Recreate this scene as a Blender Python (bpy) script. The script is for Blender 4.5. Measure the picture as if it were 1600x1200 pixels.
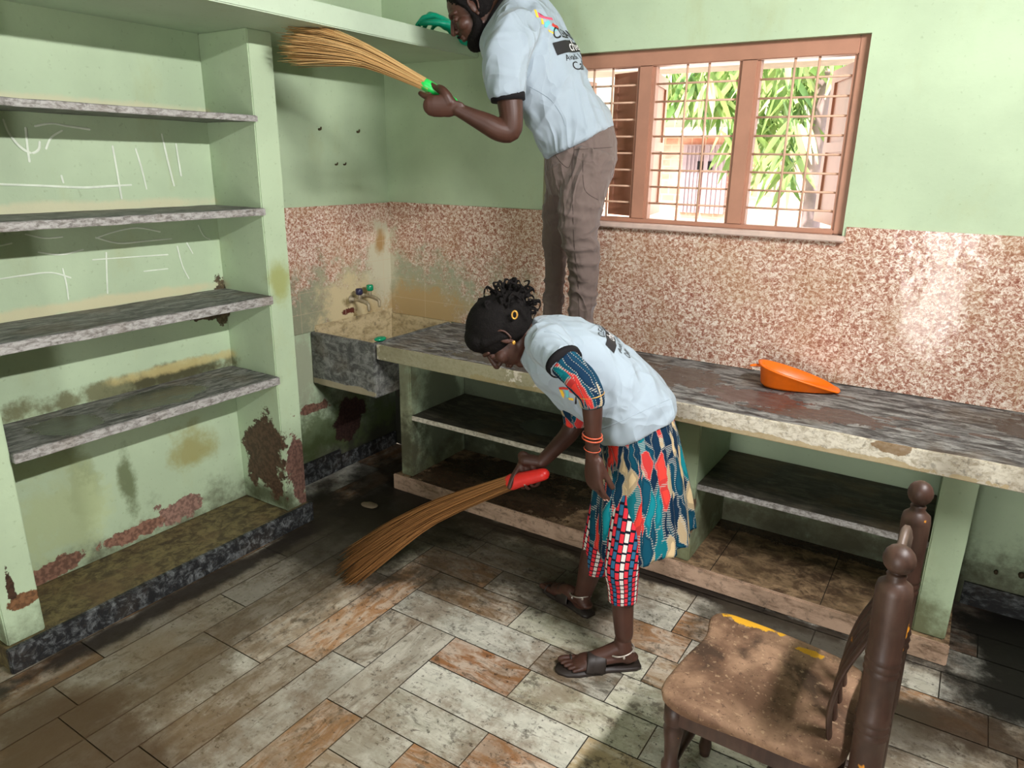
import bpy, bmesh, math, random
from mathutils import Vector, Matrix, noise
from mathutils.bvhtree import BVHTree
random.seed(7)
PI = math.pi
V = Vector
for o in list(bpy.data.objects): bpy.data.objects.remove(o)
SC = bpy.context.scene
COL = SC.collection

# ------------------------------------------------------------------ camera
CAM = V((2.7373, -3.0293, 1.6297)); FPX = 1122.53
yaw, pit, rol = map(math.radians, (32.3965, -17.2065, 0.8849))
FW = V((-math.sin(yaw) * math.cos(pit), math.cos(yaw) * math.cos(pit), math.sin(pit)))
_r = FW.cross(V((0, 0, 1))).normalized(); _u = _r.cross(FW)
RT = _r * math.cos(rol) + _u * math.sin(rol); UP = -_r * math.sin(rol) + _u * math.cos(rol)
cd = bpy.data.cameras.new('camera'); cam = bpy.data.objects.new('camera', cd); COL.objects.link(cam)
cd.sensor_width = 36; cd.lens = FPX / 1600 * 36; cd.clip_start = 0.05; cd.clip_end = 200
m = Matrix((RT, UP, -FW)).transposed().to_4x4(); m.translation = CAM; cam.matrix_world = m
SC.camera = cam
# ------------------------------------------------------------------ world, sun, exposure
SC.view_settings.view_transform = 'Standard'; SC.view_settings.look = 'None'
SC.view_settings.gamma = 1; SC.view_settings.exposure = 0.0; SC.view_settings.use_curve_mapping = False
wd = bpy.data.worlds.new('sky'); SC.world = wd; wd.use_nodes = True
wn = wd.node_tree; bg = wn.nodes['Background']
sky = wn.nodes.new('ShaderNodeTexSky'); sky.sky_type = 'NISHITA'; sky.sun_disc = False
sky.sun_elevation = math.radians(58); sky.sun_rotation = math.radians(200); sky.air_density = 1.5; sky.dust_density = 4
wn.links.new(sky.outputs[0], bg.inputs[0]); bg.inputs[1].default_value = 0.55
def light(name, kind, loc, rot, energy, color, **k):
    d = bpy.data.lights.new(name, kind); d.energy = energy; d.color = color
    for a, b in k.items(): setattr(d, a, b)
    o = bpy.data.objects.new(name, d); COL.objects.link(o); o.location = loc; o.rotation_euler = rot
    return o
light('sun', 'SUN', (0, -6, 12), (math.radians(32), 0, math.radians(-20)), 10, (1, .95, .86), angle=math.radians(1.5))
# tube lamp on the right wall (its glass tube is modelled further down), daylight through the doorway behind
light('tube_glow', 'AREA', (3.53, -1.75, 2.61), (0, math.radians(68), 0), 112, (1, .965, .97), shape='RECTANGLE', size=.05, size_y=1.15)
light('doorway_daylight', 'AREA', (2.50, -4.58, .90), (math.radians(90), 0, 0), 54, (1, .97, .95), shape='RECTANGLE', size=.42, size_y=1.7)
light('window_daylight', 'AREA', (1.64, .62, 1.74), (math.radians(-90), 0, 0), 7, (.97, .98, 1), shape='RECTANGLE', size=1.25, size_y=.7)

# ------------------------------------------------------------------ helpers
def ray(px, py): return FW + RT * (px - 800) / FPX - UP * (py - 600) / FPX
def onp(px, py, ax, v):
    d = ray(px, py); return CAM + d * ((v - CAM[ax]) / d[ax])
NH = V((-.5358, .8443, 0)); LH = V((-.8443, -.5358, 0)); ZZ = V((0, 0, 1))
def at(px, py, D):                       # a point at horizontal distance D from the viewpoint
    d = ray(px, py); return CAM + d * (D / (d.x * NH.x + d.y * NH.y))
def scl(p): return (p - CAM).dot(FW) / FPX   # metres per pixel there
def tp(px, py, D, r):                    # tube point: radius given as seen in the photo
    p = at(px, py, D); return (p, r * scl(p))

def mesh_of(bm, name='m', smooth=True):
    me = bpy.data.meshes.new(name)
    bmesh.ops.recalc_face_normals(bm, faces=bm.faces)
    bm.to_mesh(me); bm.free()
    if smooth: me.shade_smooth()
    return me
def link(name, me, mat, parent=None, auto=None):
    o = bpy.data.objects.new(name, me); COL.objects.link(o)
    if mat is not None:
        me.materials.clear(); me.materials.append(mat)
    if parent is not None:
        o.parent = parent
        r = parent
        off = V((0, 0, 0))
        while r is not None: off += r.location; r = r.parent
        me.transform(Matrix.Translation(-off))
    return o
def obj(name, bm, mat, parent=None, smooth=False): return link(name, mesh_of(bm, name, smooth), mat, parent)
def tag(o, label, cat, group=None, kind=None):
    if label: o['label'] = label
    if cat: o['category'] = cat
    if group: o['group'] = group
    if kind: o['kind'] = kind
    return o
def thing(name, label, cat, loc, group=None):
    o = bpy.data.objects.new(name, None); COL.objects.link(o); o.location = loc; o.empty_display_size = .05
    return tag(o, label, cat, group)
def single(name, bm, mat, label, cat, loc=None, smooth=False, group=None):
    me = mesh_of(bm, name, smooth); o = link(name, me, mat)
    if loc is not None: me.transform(Matrix.Translation(-V(loc))); o.location = loc
    return tag(o, label, cat, group)
def struct(name, bm, mat, parent=None, smooth=False):
    o = obj(name, bm, mat, parent, smooth)
    if parent is None: o['kind'] = 'structure'
    return o

def box(bm, x0, x1, y0, y1, z0, z1, bev=0, seg=2):
    g = bmesh.ops.create_cube(bm, size=1)
    M = Matrix.Translation(((x0 + x1) / 2, (y0 + y1) / 2, (z0 + z1) / 2)) @ Matrix.Diagonal((x1 - x0, y1 - y0, z1 - z0, 1))
    bmesh.ops.transform(bm, matrix=M, verts=g['verts'])
    if bev:
        es = list({e for v in g['verts'] for e in v.link_edges})
        bmesh.ops.bevel(bm, geom=es, offset=bev, segments=seg, affect='EDGES', clamp_overlap=True)
    return bm
def rough(bm, cuts=6, amp=.002, sc=12):
    """irregular hand-made masonry edges"""
    es = [e for e in bm.edges if e.calc_length() > .08]
    bmesh.ops.subdivide_edges(bm, edges=es, cuts=cuts, use_grid_fill=True)
    bm.normal_update()
    for v in bm.verts:
        v.co += noise.noise_vector(v.co * sc) * amp
    return bm
def cat(pts, n):
    """catmull-rom through tuples of numbers"""
    out = []
    P_ = [pts[0]] + list(pts) + [pts[-1]]
    for i in range(1, len(P_) - 2):
        a, b, c, d = P_[i - 1], P_[i], P_[i + 1], P_[i + 2]
        for k in range(n):
            t = k / n
            out.append(tuple(.5 * ((2 * b[j]) + (-a[j] + c[j]) * t + (2 * a[j] - 5 * b[j] + 4 * c[j] - d[j]) * t * t + (-a[j] + 3 * b[j] - 3 * c[j] + d[j]) * t ** 3) for j in range(len(b))))
    out.append(tuple(pts[-1])); return out
def rings(bm, rs, cap=True, uv=True):
    vs = [[bm.verts.new(p) for p in r] for r in rs]
    n = len(rs[0]); fs = []
    lay = bm.loops.layers.uv.verify() if uv else None
    for j in range(len(vs) - 1):
        for i in range(n):
            f = bm.faces.new((vs[j][i], vs[j][(i + 1) % n], vs[j + 1][(i + 1) % n], vs[j + 1][i]))
            if uv:
                for l, (a, b) in zip(f.loops, ((i, j), (i + 1, j), (i + 1, j + 1), (i, j + 1))):
                    l[lay].uv = (a / n, b / (len(vs) - 1))
    if cap:
        bm.faces.new(vs[0][::-1]); bm.faces.new(vs[-1])
    return vs
def tube(bm, pts, seg=14, sub=4, flat=1.0, side=None, dome=True, cap=True):
    """pts: (Vector, radius); flat scales the second axis; side = direction of the first axis"""
    P_ = cat([(p.x, p.y, p.z, r) for p, r in pts], sub) if sub > 1 and len(pts) > 2 else [(p.x, p.y, p.z, r) for p, r in pts]
    C_ = [V(p[:3]) for p in P_]; R_ = [max(p[3], 1e-4) for p in P_]
    if dome:
        d0 = (C_[0] - C_[1]).normalized(); d1 = (C_[-1] - C_[-2]).normalized()
        pre = [(C_[0] + d0 * R_[0] * math.sin(a), R_[0] * math.cos(a)) for a in (1.4, 1.05, .55)]
        post = [(C_[-1] + d1 * R_[-1] * math.sin(a), R_[-1] * math.cos(a)) for a in (.55, 1.05, 1.4)]
        C_ = [p[0] for p in pre] + C_ + [p[0] for p in post]; R_ = [p[1] for p in pre] + R_ + [p[1] for p in post]
    rs = []; ax = None
    for i, c in enumerate(C_):
        t = (C_[min(i + 1, len(C_) - 1)] - C_[max(i - 1, 0)]).normalized()
        if side is not None: ax = (side - t * side.dot(t)).normalized()
        else:
            if ax is None: ax = t.orthogonal().normalized()
            ax = (ax - t * ax.dot(t)).normalized()
        ay = t.cross(ax)
        rs.append([c + ax * R_[i] * math.cos(2 * PI * k / seg) + ay * R_[i] * flat * math.sin(2 * PI * k / seg) for k in range(seg)])
    rings(bm, rs, cap)
    return bm
def lathe(bm, prof, M=Matrix.Identity(4), seg=24, cap=True):
    rs = [[M @ V((r * math.cos(2 * PI * k / seg), r * math.sin(2 * PI * k / seg), z)) for k in range(seg)] for r, z in prof]
    rings(bm, rs, cap); return bm
def ell(bm, c, a, b, d, seg=20):
    """ellipsoid with half-axis vectors a, b, d"""
    g = bmesh.ops.create_uvsphere(bm, u_segments=seg, v_segments=max(8, seg // 2), radius=1)
    for v in g['verts']: v.co = c + a * v.co.x + b * v.co.y + d * v.co.z
    return bm
def fuse(bm, voxel=.004, it=5, fac=.5, name='body'):
    me = mesh_of(bm, name, False)
    o = bpy.data.objects.new('tmp', me); COL.objects.link(o)
    r = o.modifiers.new('r', 'REMESH'); r.mode = 'VOXEL'; r.voxel_size = voxel; r.use_smooth_shade = True
    s = o.modifiers.new('s', 'SMOOTH'); s.factor = fac; s.iterations = it
    dg = bpy.context.evaluated_depsgraph_get(); dg.update()
    out = bpy.data.meshes.new_from_object(o.evaluated_get(dg))
    bpy.data.objects.remove(o); bpy.data.meshes.remove(me)
    out.shade_smooth(); return out
def bm_of(me):
    bm = bmesh.new(); bm.from_mesh(me); return bm
def sections(bm, secs, seg=44, sub=5, pw=2.3, cap=True, lean=0.0, holes=None):
    """secs: (back px, front px, D, half width): rings lying across the torso"""
    S = []
    for s in secs:
        b, f, D, w = s[:4]; B = at(*b, D); F = at(*f, D)
        S.append((*B, *F, w, (s[4] if len(s) > 4 else lean)))
    S = cat(S, sub); rs = []
    for s in S:
        B = V(s[0:3]); F = V(s[3:6]); w = s[6]; ln = s[7]
        c = (B + F) / 2; a1 = (F - B) / 2
        a2 = (-NH + LH * ln).normalized() * w
        r = []
        for k in range(seg):
            t = 2 * PI * k / seg; cc, ss = math.cos(t), math.sin(t)
            r.append(c + a1 * math.copysign(abs(cc) ** (2 / pw), cc) + a2 * math.copysign(abs(ss) ** (2 / pw), ss))
        rs.append(r)
    return rings(bm, rs, cap)
def wrinkle(bm, fn):
    bm.normal_update()
    mv = [(v, v.normal * fn(v.co)) for v in bm.verts]
    for v, d in mv: v.co += d

# ------------------------------------------------------------------ materials
class NT:
    def __init__(s, name, rough=.8, spec=.3):
        s.m = bpy.data.materials.new(name); s.m.use_nodes = True; s.t = s.m.node_tree
        s.b = s.t.nodes['Principled BSDF']; s.b.inputs['Roughness'].default_value = rough
        s.b.inputs['Specular IOR Level'].default_value = spec
        s.geo = None
    def n(s, t, **k):
        x = s.t.nodes.new(t)
        for a, b in k.items(): setattr(x, a, b)
        return x
    def set(s, sock, v):
        if hasattr(v, 'is_output') or isinstance(v, bpy.types.NodeSocket): s.t.links.new(v, sock)
        elif isinstance(v, (tuple, list, Vector)) and len(v) == 3 and sock.type == 'RGBA': sock.default_value = (*v, 1)
        else: sock.default_value = v
    def pos(s):
        if not s.geo: s.geo = s.n('ShaderNodeNewGeometry')
        return s.geo.outputs['Position']
    def tc(s, w='Object'): return s.n('ShaderNodeTexCoord').outputs[w]
    def map(s, vec, scale=(1, 1, 1), loc=(0, 0, 0), rot=(0, 0, 0)):
        x = s.n('ShaderNodeMapping'); s.set(x.inputs[0], vec); x.inputs['Scale'].default_value = scale
        x.inputs['Location'].default_value = loc; x.inputs['Rotation'].default_value = rot; return x.outputs[0]
    def noise(s, vec, sc, det=4, ro=.55, dist=0):
        x = s.n('ShaderNodeTexNoise'); s.set(x.inputs['Vector'], vec); x.inputs['Scale'].default_value = sc
        x.inputs['Detail'].default_value = det; x.inputs['Roughness'].default_value = ro; x.inputs['Distortion'].default_value = dist
        return x.outputs['Fac']
    def vor(s, vec, sc, out='Distance', feature='F1', rnd=1):
        x = s.n('ShaderNodeTexVoronoi', feature=feature); s.set(x.inputs['Vector'], vec); x.inputs['Scale'].default_value = sc
        x.inputs['Randomness'].default_value = rnd
        return x.outputs[out]
    def step(s, v, a, b):
        x = s.n('ShaderNodeMapRange', interpolation_type='SMOOTHSTEP'); s.set(x.inputs[0], v)
        x.inputs[1].default_value = a; x.inputs[2].default_value = b; return x.outputs[0]
    def math(s, op, a, b=0, c=0):
        x = s.n('ShaderNodeMath', operation=op); s.set(x.inputs[0], a); s.set(x.inputs[1], b); s.set(x.inputs[2], c); return x.outputs[0]
    def mix(s, f, a, b, mode='MIX'):
        x = s.n('ShaderNodeMix', data_type='RGBA', blend_type=mode, clamp_factor=True)
        s.set(x.inputs[0], f); s.set(x.inputs[6], a); s.set(x.inputs[7], b); return x.outputs[2]
    def ramp(s, f, stops, const=False):
        x = s.n('ShaderNodeValToRGB'); s.set(x.inputs[0], f); cr = x.color_ramp
        if const: cr.interpolation = 'CONSTANT'
        while len(cr.elements) < len(stops): cr.elements.new(.5)
        for e, (p, c) in zip(cr.elements, stops): e.position = p; e.color = (*c, 1)
        return x.outputs[0]
    def sep(s, vec):
        x = s.n('ShaderNodeSeparateXYZ'); s.set(x.inputs[0], vec); return x.outputs
    def patch(s, c, r, amp=1.0, sc=9, soft=.15):
        """a stain or painted shade with its own ragged shape around point c"""
        x = s.n('ShaderNodeVectorMath', operation='SUBTRACT'); s.set(x.inputs[0], s.pos()); x.inputs[1].default_value = c
        y = s.n('ShaderNodeVectorMath', operation='DIVIDE'); s.set(y.inputs[0], x.outputs[0]); y.inputs[1].default_value = r
        l = s.n('ShaderNodeVectorMath', operation='LENGTH'); s.set(l.inputs[0], y.outputs[0])
        nz = s.noise(s.pos(), sc * .8, 9, .68)
        d = s.math('ADD', l.outputs['Value'], s.math('MULTIPLY', s.math('SUBTRACT', nz, .5), amp * 3.6))
        return s.step(d, 1 + soft, 1 - soft)
    def bump(s, h, strength=.3, dist=.01):
        x = s.n('ShaderNodeBump'); s.set(x.inputs['Height'], h); x.inputs['Strength'].default_value = strength
        x.inputs['Distance'].default_value = dist; s.t.links.new(x.outputs[0], s.b.inputs['Normal'])
    def base(s, c, rough=None):
        s.set(s.b.inputs['Base Color'], c)
        if rough is not None: s.set(s.b.inputs['Roughness'], rough)
        return s.m
def L(r, g, b):   # sRGB 0-255 to linear
    f = lambda c: ((c / 255 + .055) / 1.055) ** 2.4 if c > 10 else c / 255 / 12.92
    return (f(r), f(g), f(b))

GREEN = L(184, 204, 170); GREEN2 = L(156, 190, 144); PLASTER = L(112, 88, 72)
def paint(name, patches=(), molds_shade=(), low=.22, base=GREEN, lowcol=L(70, 66, 44), extra=None):
    t = NT(name, .55, .35); p = t.pos()
    c = t.mix(t.step(t.noise(p, 2.2, 5), .35, .68), base, tuple(x * .86 for x in base))
    c = t.mix(t.math('MULTIPLY', t.step(t.noise(t.map(p, (1, 1, .5)), 5, 6, .65), .55, .75), .35), c, L(170, 176, 128))
    c = t.mix(t.math('MULTIPLY', t.step(t.noise(p, 60, 3), .62, .75), .25), c, L(110, 120, 80))
    z = t.sep(p)[2]
    g = t.math('ADD', z, t.math('MULTIPLY', t.math('SUBTRACT', t.noise(p, 7, 6, .7), .5), .55))
    c = t.mix(t.math('MULTIPLY', t.step(g, low + .12, low - .12), .85), c, lowcol)
    for (ce, r, col, amp, sc) in molds_shade:
        c = t.mix(t.math('MULTIPLY', t.patch(ce, r, amp, sc, .5), .8), c, col)
    for (ce, r, col, amp, sc) in patches:
        k = t.patch(ce, r, amp, sc, .06)
        cc = t.mix(t.step(t.noise(p, 70, 3), .4, .6), col, tuple(x * .55 for x in col))
        c = t.mix(k, c, cc)
    if extra: c = extra(t, c)
    t.bump(t.noise(p, 30, 5, .6), .25, .004)
    return t.base(c)
def crack(t, c): return c

M_wall = paint('green wall paint', low=.25, patches=[((0, -.80, .30), (.1, .03, .12), L(120, 84, 68), .9, 11), ((0, -.60, .40), (.1, .10, .03), L(130, 96, 80), .8, 14), ((0, -.38, .27), (.06, .12, .12), L(58, 40, 34), .7, 9)],
               molds_shade=[((0, -.15, .15), (.3, .36, .28), L(26, 23, 19), .8, 7), ((0, -.25, .42), (.3, .3, .12), L(70, 70, 48), .9, 8), ((0, -.55, .25), (.3, .5, .12), L(70, 84, 46), 1.2, 8), ((0, -.7, .62), (.1, .16, .16), L(160, 164, 140), 1.2, 14)])  # under the sink: mold, with the shade of the recess painted in
M_wall_low = paint('green wall paint under the counter', low=.22, patches=[((2.20, 0, .68), (.02, .06, .025), L(120, 84, 78), .8, 30)],
                   molds_shade=[((.6, 0, .3), (.7, .1, .4), L(54, 56, 36), 1.0, 6)])
M_shelf = paint('shelf green paint', low=.12,
   patches=[((.17, -1.077, .33), (.135, .04, .19), L(90, 68, 52), .75, 9), ((.30, -1.00, .26), (.06, .055, .20), L(128, 96, 84), .8, 14),
            ((.30, -2.16, .225), (.06, .05, .028), L(128, 92, 62), .6, 14), ((.30, -2.19, .30), (.05, .012, .05), L(70, 50, 36), .8, 40),
            ((0, -1.10, 1.02), (.03, .035, .10), L(96, 84, 62), .7, 14), ((0, -1.16, .98), (.03, .08, .02), L(86, 70, 54), .8, 20),
            ((0, -1.42, .16), (.02, .13, .05), L(150, 118, 104), .9, 16), ((0, -1.95, .13), (.02, .12, .04), L(140, 104, 86), .8, 14),
            ((0, -1.62, .14), (.02, .14, .03), L(140, 104, 86), .9, 14)],
   molds_shade=[((0, -1.6, 1.80), (.05, .6, .022), L(206, 202, 168), .6, 9), ((0, -1.6, 1.45), (.05, .6, .022), L(206, 202, 168), .6, 9), ((0, -1.6, 1.10), (.05, .6, .022), L(206, 198, 160), .6, 9), ((.31, -1.02, 1.13), (.05, .05, .10), L(150, 154, 84), .6, 9), ((0, -1.32, .42), (.05, .09, .09), L(150, 144, 84), .8, 9), ((0, -1.78, .40), (.05, .05, .14), L(84, 92, 54), .9, 12), ((0, -1.62, .36), (.05, .03, .12), L(84, 92, 54), .9, 12),
          ((0, -1.5, .76), (.05, .6, .035), L(92, 84, 46), 1.0, 12), ((0, -1.35, .75), (.05, .22, .05), L(60, 56, 34), 1.0, 16), ((0, -1.95, .34), (.05, .2, .16), L(180, 194, 148), 1.2, 6),
          ((.17, -1.077, .14), (.15, .05, .05), L(56, 58, 30), .8, 9), ((0, -1.3, .79), (.05, .3, .02), L(190, 176, 120), .9, 9)])
M_post = paint('counter post paint', low=.17, patches=[((1.9, -.46, .30), (.09, .05, .11), L(140, 116, 92), .8, 14)], lowcol=L(96, 96, 62),
   molds_shade=[((1.97, -.2, .25), (.03, .25, .14), L(92, 88, 64), .9, 10), ((.45, -.45, .45), (.08, .06, .35), L(140, 138, 108), 1.0, 9), ((.47, -.44, .2), (.1, .1, .16), L(70, 66, 48), 1.0, 12), ((.47, -.2, .35), (.1, .2, .5), L(70, 72, 52), .9, 6)])

def slate(name, light_=L(150, 150, 146), dark=L(52, 52, 48), k=.5, brown=.3, wet=(), ms=(3, 9, 9), ns=3.0):
    t = NT(name, .5, .4); p = t.pos()
    a = t.noise(t.map(p, ms), ns, 9, .74, .5)
    c = t.mix(t.step(a, k - .13, k + .13), dark, light_)
    c = t.mix(t.math('MULTIPLY', t.step(t.noise(p, 4, 6, .6), .5, .66), brown), c, L(104, 84, 58))
    c = t.mix(t.math('MULTIPLY', t.step(t.noise(p, 55, 3, .6), .55, .7), .45), c, L(60, 56, 48))
    ro = .62
    for ce, r, amp, sc, col in wet:
        w = t.patch(ce, r, amp, sc, .06); c = t.mix(t.math('MULTIPLY', w, .85), c, col)
        ro = t.math('SUBTRACT', ro, t.math('MULTIPLY', w, .4))
    t.bump(t.noise(p, 40, 5), .3, .004)
    return t.base(c, ro)
M_slab = slate('slate shelf', L(140, 140, 134), L(70, 72, 68), .52, .3, ms=(9, 2.2, 9), ns=5, wet=[((.17, -1.52, .7345), (.11, .20, .03), .35, 6, L(58, 68, 60)), ((.17, -1.88, .7345), (.12, .11, .03), .5, 8, L(50, 50, 38))])
M_slabedge = slate('slate shelf pale edge', L(176, 174, 170), L(112, 108, 102), .48, .3, ms=(9, 5, 14), ns=6)
M_shelf_low = slate('lower slate shelf', L(104, 98, 84), L(58, 54, 46), .55, .6, wet=[((1.15, -.2, .41), (.14, .1, .03), .25, 6, L(34, 34, 28))])
WET = L(74, 62, 58)
M_ctop = slate('counter stone', L(160, 160, 156), L(60, 58, 58), .53, .35, ms=(2, 6, 6), ns=5, wet=[
    ((2.44, -.42, .8), (.15, .075, .02), 1.3, 13, WET), ((2.10, -.38, .8), (.20, .10, .02), 1.3, 12, L(92, 72, 68)), ((2.27, -.50, .8), (.14, .03, .02), 1.0, 22, WET),
    ((2.58, -.43, .8), (.040, .015, .02), .5, 30, WET), ((2.66, -.43, .8), (.036, .012, .02), .5, 30, WET), ((2.61, -.33, .8), (.036, .014, .02), .5, 30, WET),
    ((2.76, -.42, .8), (.040, .012, .02), .5, 30, WET), ((2.86, -.36, .8), (.05, .015, .02), .5, 30, WET), ((2.56, -.36, .8), (.036, .012, .02), .5, 30, WET), ((2.42, -.17, .8), (.035, .012, .02), .5, 30, WET),
    ((3.15, -.15, .8), (.25, .25, .02), .9, 9, L(44, 40, 38)), ((1.75, -.3, .8), (.22, .14, .02), 1.3, 12, L(82, 72, 66)), ((1.1, -.52, .8), (.3, .05, .02), 1.1, 14, L(60, 58, 56)), ((1.35, -.36, .8), (.4, .12, .02), 1.3, 10, L(72, 66, 58))])
M_cedge = slate('counter worn rendered edge', L(214, 208, 190), L(160, 150, 128), .46, .35, ms=(6, 9, 9), ns=7, wet=[((.85, -.61, .76), (.55, .05, .07), .9, 8, L(132, 128, 98)), ((1.5, -.61, .735), (.5, .05, .02), 1.0, 12, L(140, 128, 92)), ((2.62, -.61, .79), (.05, .04, .02), .8, 20, L(120, 92, 56)), ((2.3, -.61, .735), (.6, .05, .012), 1.0, 14, L(168, 150, 112))])  # leftmost patch: grime with the two people's shadow painted in
M_step = slate('step pale marble edge', L(190, 160, 136), L(108, 84, 64), .42, .4)
M_ledge = slate('plinth dark marble', L(122, 126, 126), L(26, 27, 28), .58, .1)
M_niche = slate('niche dirt', L(116, 104, 68), L(64, 54, 36), .5, .6, ms=(5, 4, 5), ns=5)
M_sink = slate('cement sink', L(136, 138, 132), L(74, 75, 72), .52, .25, ms=(5, 5, 7), ns=4, wet=[((.2, -.615, .548), (.3, .03, .018), .6, 14, L(160, 150, 122))])
M_sinkin = slate('sink inside limescale', L(196, 180, 142), L(150, 134, 98), .45, .3, ms=(4, 4, 9), ns=4)

def speckle(name):
    t = NT(name, .10, .22); p = t.pos()
    x, y, z = t.sep(p)
    # the same glazed tile pattern turned onto both walls
    f = t.noise(t.map(p, (1, 1, 1.1), rot=(.5, .4, .6)), 74, 3, .8, .8)
    c = t.ramp(f, [(0, L(104, 60, 50)), (.38, L(146, 94, 78)), (.47, L(180, 136, 116)), (.54, L(216, 194, 176)), (.64, L(240, 230, 218))])
    c = t.mix(t.math('MULTIPLY', t.step(t.noise(p, 3, 4), .4, .7), .35), c, L(170, 140, 100))
    # limescale above the sink: a pale crust through which the pattern still shows
    spk = t.math('ADD', .45, t.math('MULTIPLY', t.step(t.noise(p, 90, 4, .7), .62, .40), .55))
    for ce, r, col, amp, k, so in (((0, -.62, .84), (.3, .33, .20), L(142, 146, 122), 1.0, .95, .6), ((.05, -.05, .93), (.65, .42, .20), L(158, 162, 136), 1.0, .9, .7),
                               ((0, -.30, .88), (.1, .24, .16), L(198, 184, 146), .7, 1, .5), ((.2, 0, .85), (.32, .22, .13), L(176, 152, 108), .7, 1, .5),
                               ((0, -.08, 1.08), (.06, .10, .22), L(196, 192, 166), .7, 1, .5), ((0, -.085, 1.20), (.03, .04, .06), L(166, 136, 92), .5, 1, .4),
                               ((3.12, 0, .95), (.07, .05, .22), L(66, 48, 42), .8, .8, .5), ((0, -.34, .862), (.03, .05, .022), L(92, 50, 42), .9, 1, .1), ((0, -.35, .91), (.03, .03, .025), L(110, 96, 60), .9, .8, .4), ((0, -.30, .81), (.03, .02, .05), L(110, 92, 50), .6, .8, .3)):
        kk = t.math('MULTIPLY', t.patch(ce, r, amp, 13, so), k)
        if so >= .5: kk = t.math('MINIMUM', 1, t.math('MULTIPLY', kk, t.math('ADD', spk, t.math('MULTIPLY', kk, .5))))
        c = t.mix(kk, c, col)
    # grout
    def line(v, pitch, off, w):
        q = t.math('FRACT', t.math('DIVIDE', t.math('ADD', v, off), pitch)); return t.math('LESS_THAN', t.math('MULTIPLY', q, pitch), w)
    g = t.math('MAXIMUM', line(t.math('ADD', x, y), .3, 3.0 - 2.64 % .3, .003), line(z, .1035, .1035 * 10 - .999 % .1035, .0025))
    c = t.mix(t.math('MULTIPLY', g, .55), c, L(200, 180, 150))
    h = t.math('SUBTRACT', t.math('ADD', t.noise(p, 6, 2), t.math('MULTIPLY', t.noise(p, 45, 2), .10)), t.math('MULTIPLY', g, .3))
    t.bump(h, .35, .01)
    return t.base(c)
M_tile = speckle('brown speckled wall tile')

def floor_mat():
    t = NT('dirty marble floor', .35, .45)
    a = t.n('ShaderNodeAttribute', attribute_name='tint').outputs['Color']
    u = t.n('ShaderNodeUVMap').outputs[0]; p = t.pos()
    n1 = t.noise(t.map(u, (2.2, 6, 1)), 3.2, 9, .72, .8)
    c = t.mix(t.step(n1, .40, .60), a, t.mix(.45, a, L(232, 228, 212)))
    n2 = t.noise(t.map(u, (2, 7, 1), (3, 4, 0)), 5, 9, .75, 1.2)
    c = t.mix(t.math('MULTIPLY', t.step(n2, .55, .64), .6), c, L(66, 60, 52))
    n3 = t.noise(p, 3.1, 8, .75)
    c = t.mix(t.math('MULTIPLY', t.step(n3, .46, .62), .6), c, L(112, 86, 58))
    n4 = t.noise(p, 42, 6, .75)
    c = t.mix(t.math('MULTIPLY', t.step(n4, .57, .64), .75), c, L(46, 38, 30))
    n5 = t.noise(p, 11, 7, .75)
    c = t.mix(t.math('MULTIPLY', t.step(n5, .54, .64), .65), c, L(60, 50, 38))
    # scuffed, trodden and wet dirt where it lies in the room, with shade painted in below sink and left counter
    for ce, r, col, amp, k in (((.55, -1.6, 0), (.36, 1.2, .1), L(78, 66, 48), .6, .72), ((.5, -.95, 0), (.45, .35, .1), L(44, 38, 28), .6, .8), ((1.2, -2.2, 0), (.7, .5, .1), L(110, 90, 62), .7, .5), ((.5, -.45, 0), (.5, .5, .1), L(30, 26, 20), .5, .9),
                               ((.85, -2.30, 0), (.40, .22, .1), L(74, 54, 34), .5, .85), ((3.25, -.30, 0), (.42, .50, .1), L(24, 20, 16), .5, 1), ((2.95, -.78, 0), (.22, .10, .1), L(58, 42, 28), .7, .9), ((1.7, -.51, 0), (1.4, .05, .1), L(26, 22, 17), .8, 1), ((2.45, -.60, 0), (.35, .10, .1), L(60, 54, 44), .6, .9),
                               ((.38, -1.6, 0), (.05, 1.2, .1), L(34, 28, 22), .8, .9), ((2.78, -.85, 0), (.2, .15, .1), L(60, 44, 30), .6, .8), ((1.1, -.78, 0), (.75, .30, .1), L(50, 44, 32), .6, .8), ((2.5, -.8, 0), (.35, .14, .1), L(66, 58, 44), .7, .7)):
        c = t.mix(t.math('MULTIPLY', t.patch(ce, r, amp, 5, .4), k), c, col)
    t.bump(t.noise(p, 60, 4), .15, .003)
    return t.base(c, t.math('ADD', .30, t.math('MULTIPLY', n3, .45)))
M_floor = floor_mat()
def plain(name, col, rough=.6, spec=.4, var=.15, sc=20, bump=.1, metal=0):
    t = NT(name, rough, spec); p = t.tc('Object')
    c = t.mix(t.step(t.noise(p, sc, 5), .35, .7), col, tuple(x * (1 - var) for x in col))
    t.bump(t.noise(p, sc * 3, 4), bump, .003); t.b.inputs['Metallic'].default_value = metal
    return t.base(c)
M_grout = plain('floor grout', L(40, 34, 26), .9)
M_ceil = plain('darkened ceiling paint', L(122, 130, 116), .9)  # unseen ceiling, coloured dark to cut bounced light
M_far = plain('darkened unseen wall paint', L(92, 100, 84), .8)  # for walls out of view, darkened to keep bounce light low
M_frame = plain('brown window paint', L(180, 132, 108), .45, .4, .12, 8)
M_bar = plain('cream painted iron bar', L(214, 176, 148), .5, .4)
M_sill = plain('sill stone', L(214, 190, 176), .6)
M_skin = plain('skin', L(76, 48, 37), .48, .4, .25, 12, .08)
M_skin2 = plain('skin of the sweeper', L(74, 46, 36), .5, .4, .25, 12, .08)
M_nail = plain('nail', L(196, 150, 134), .35)
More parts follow.
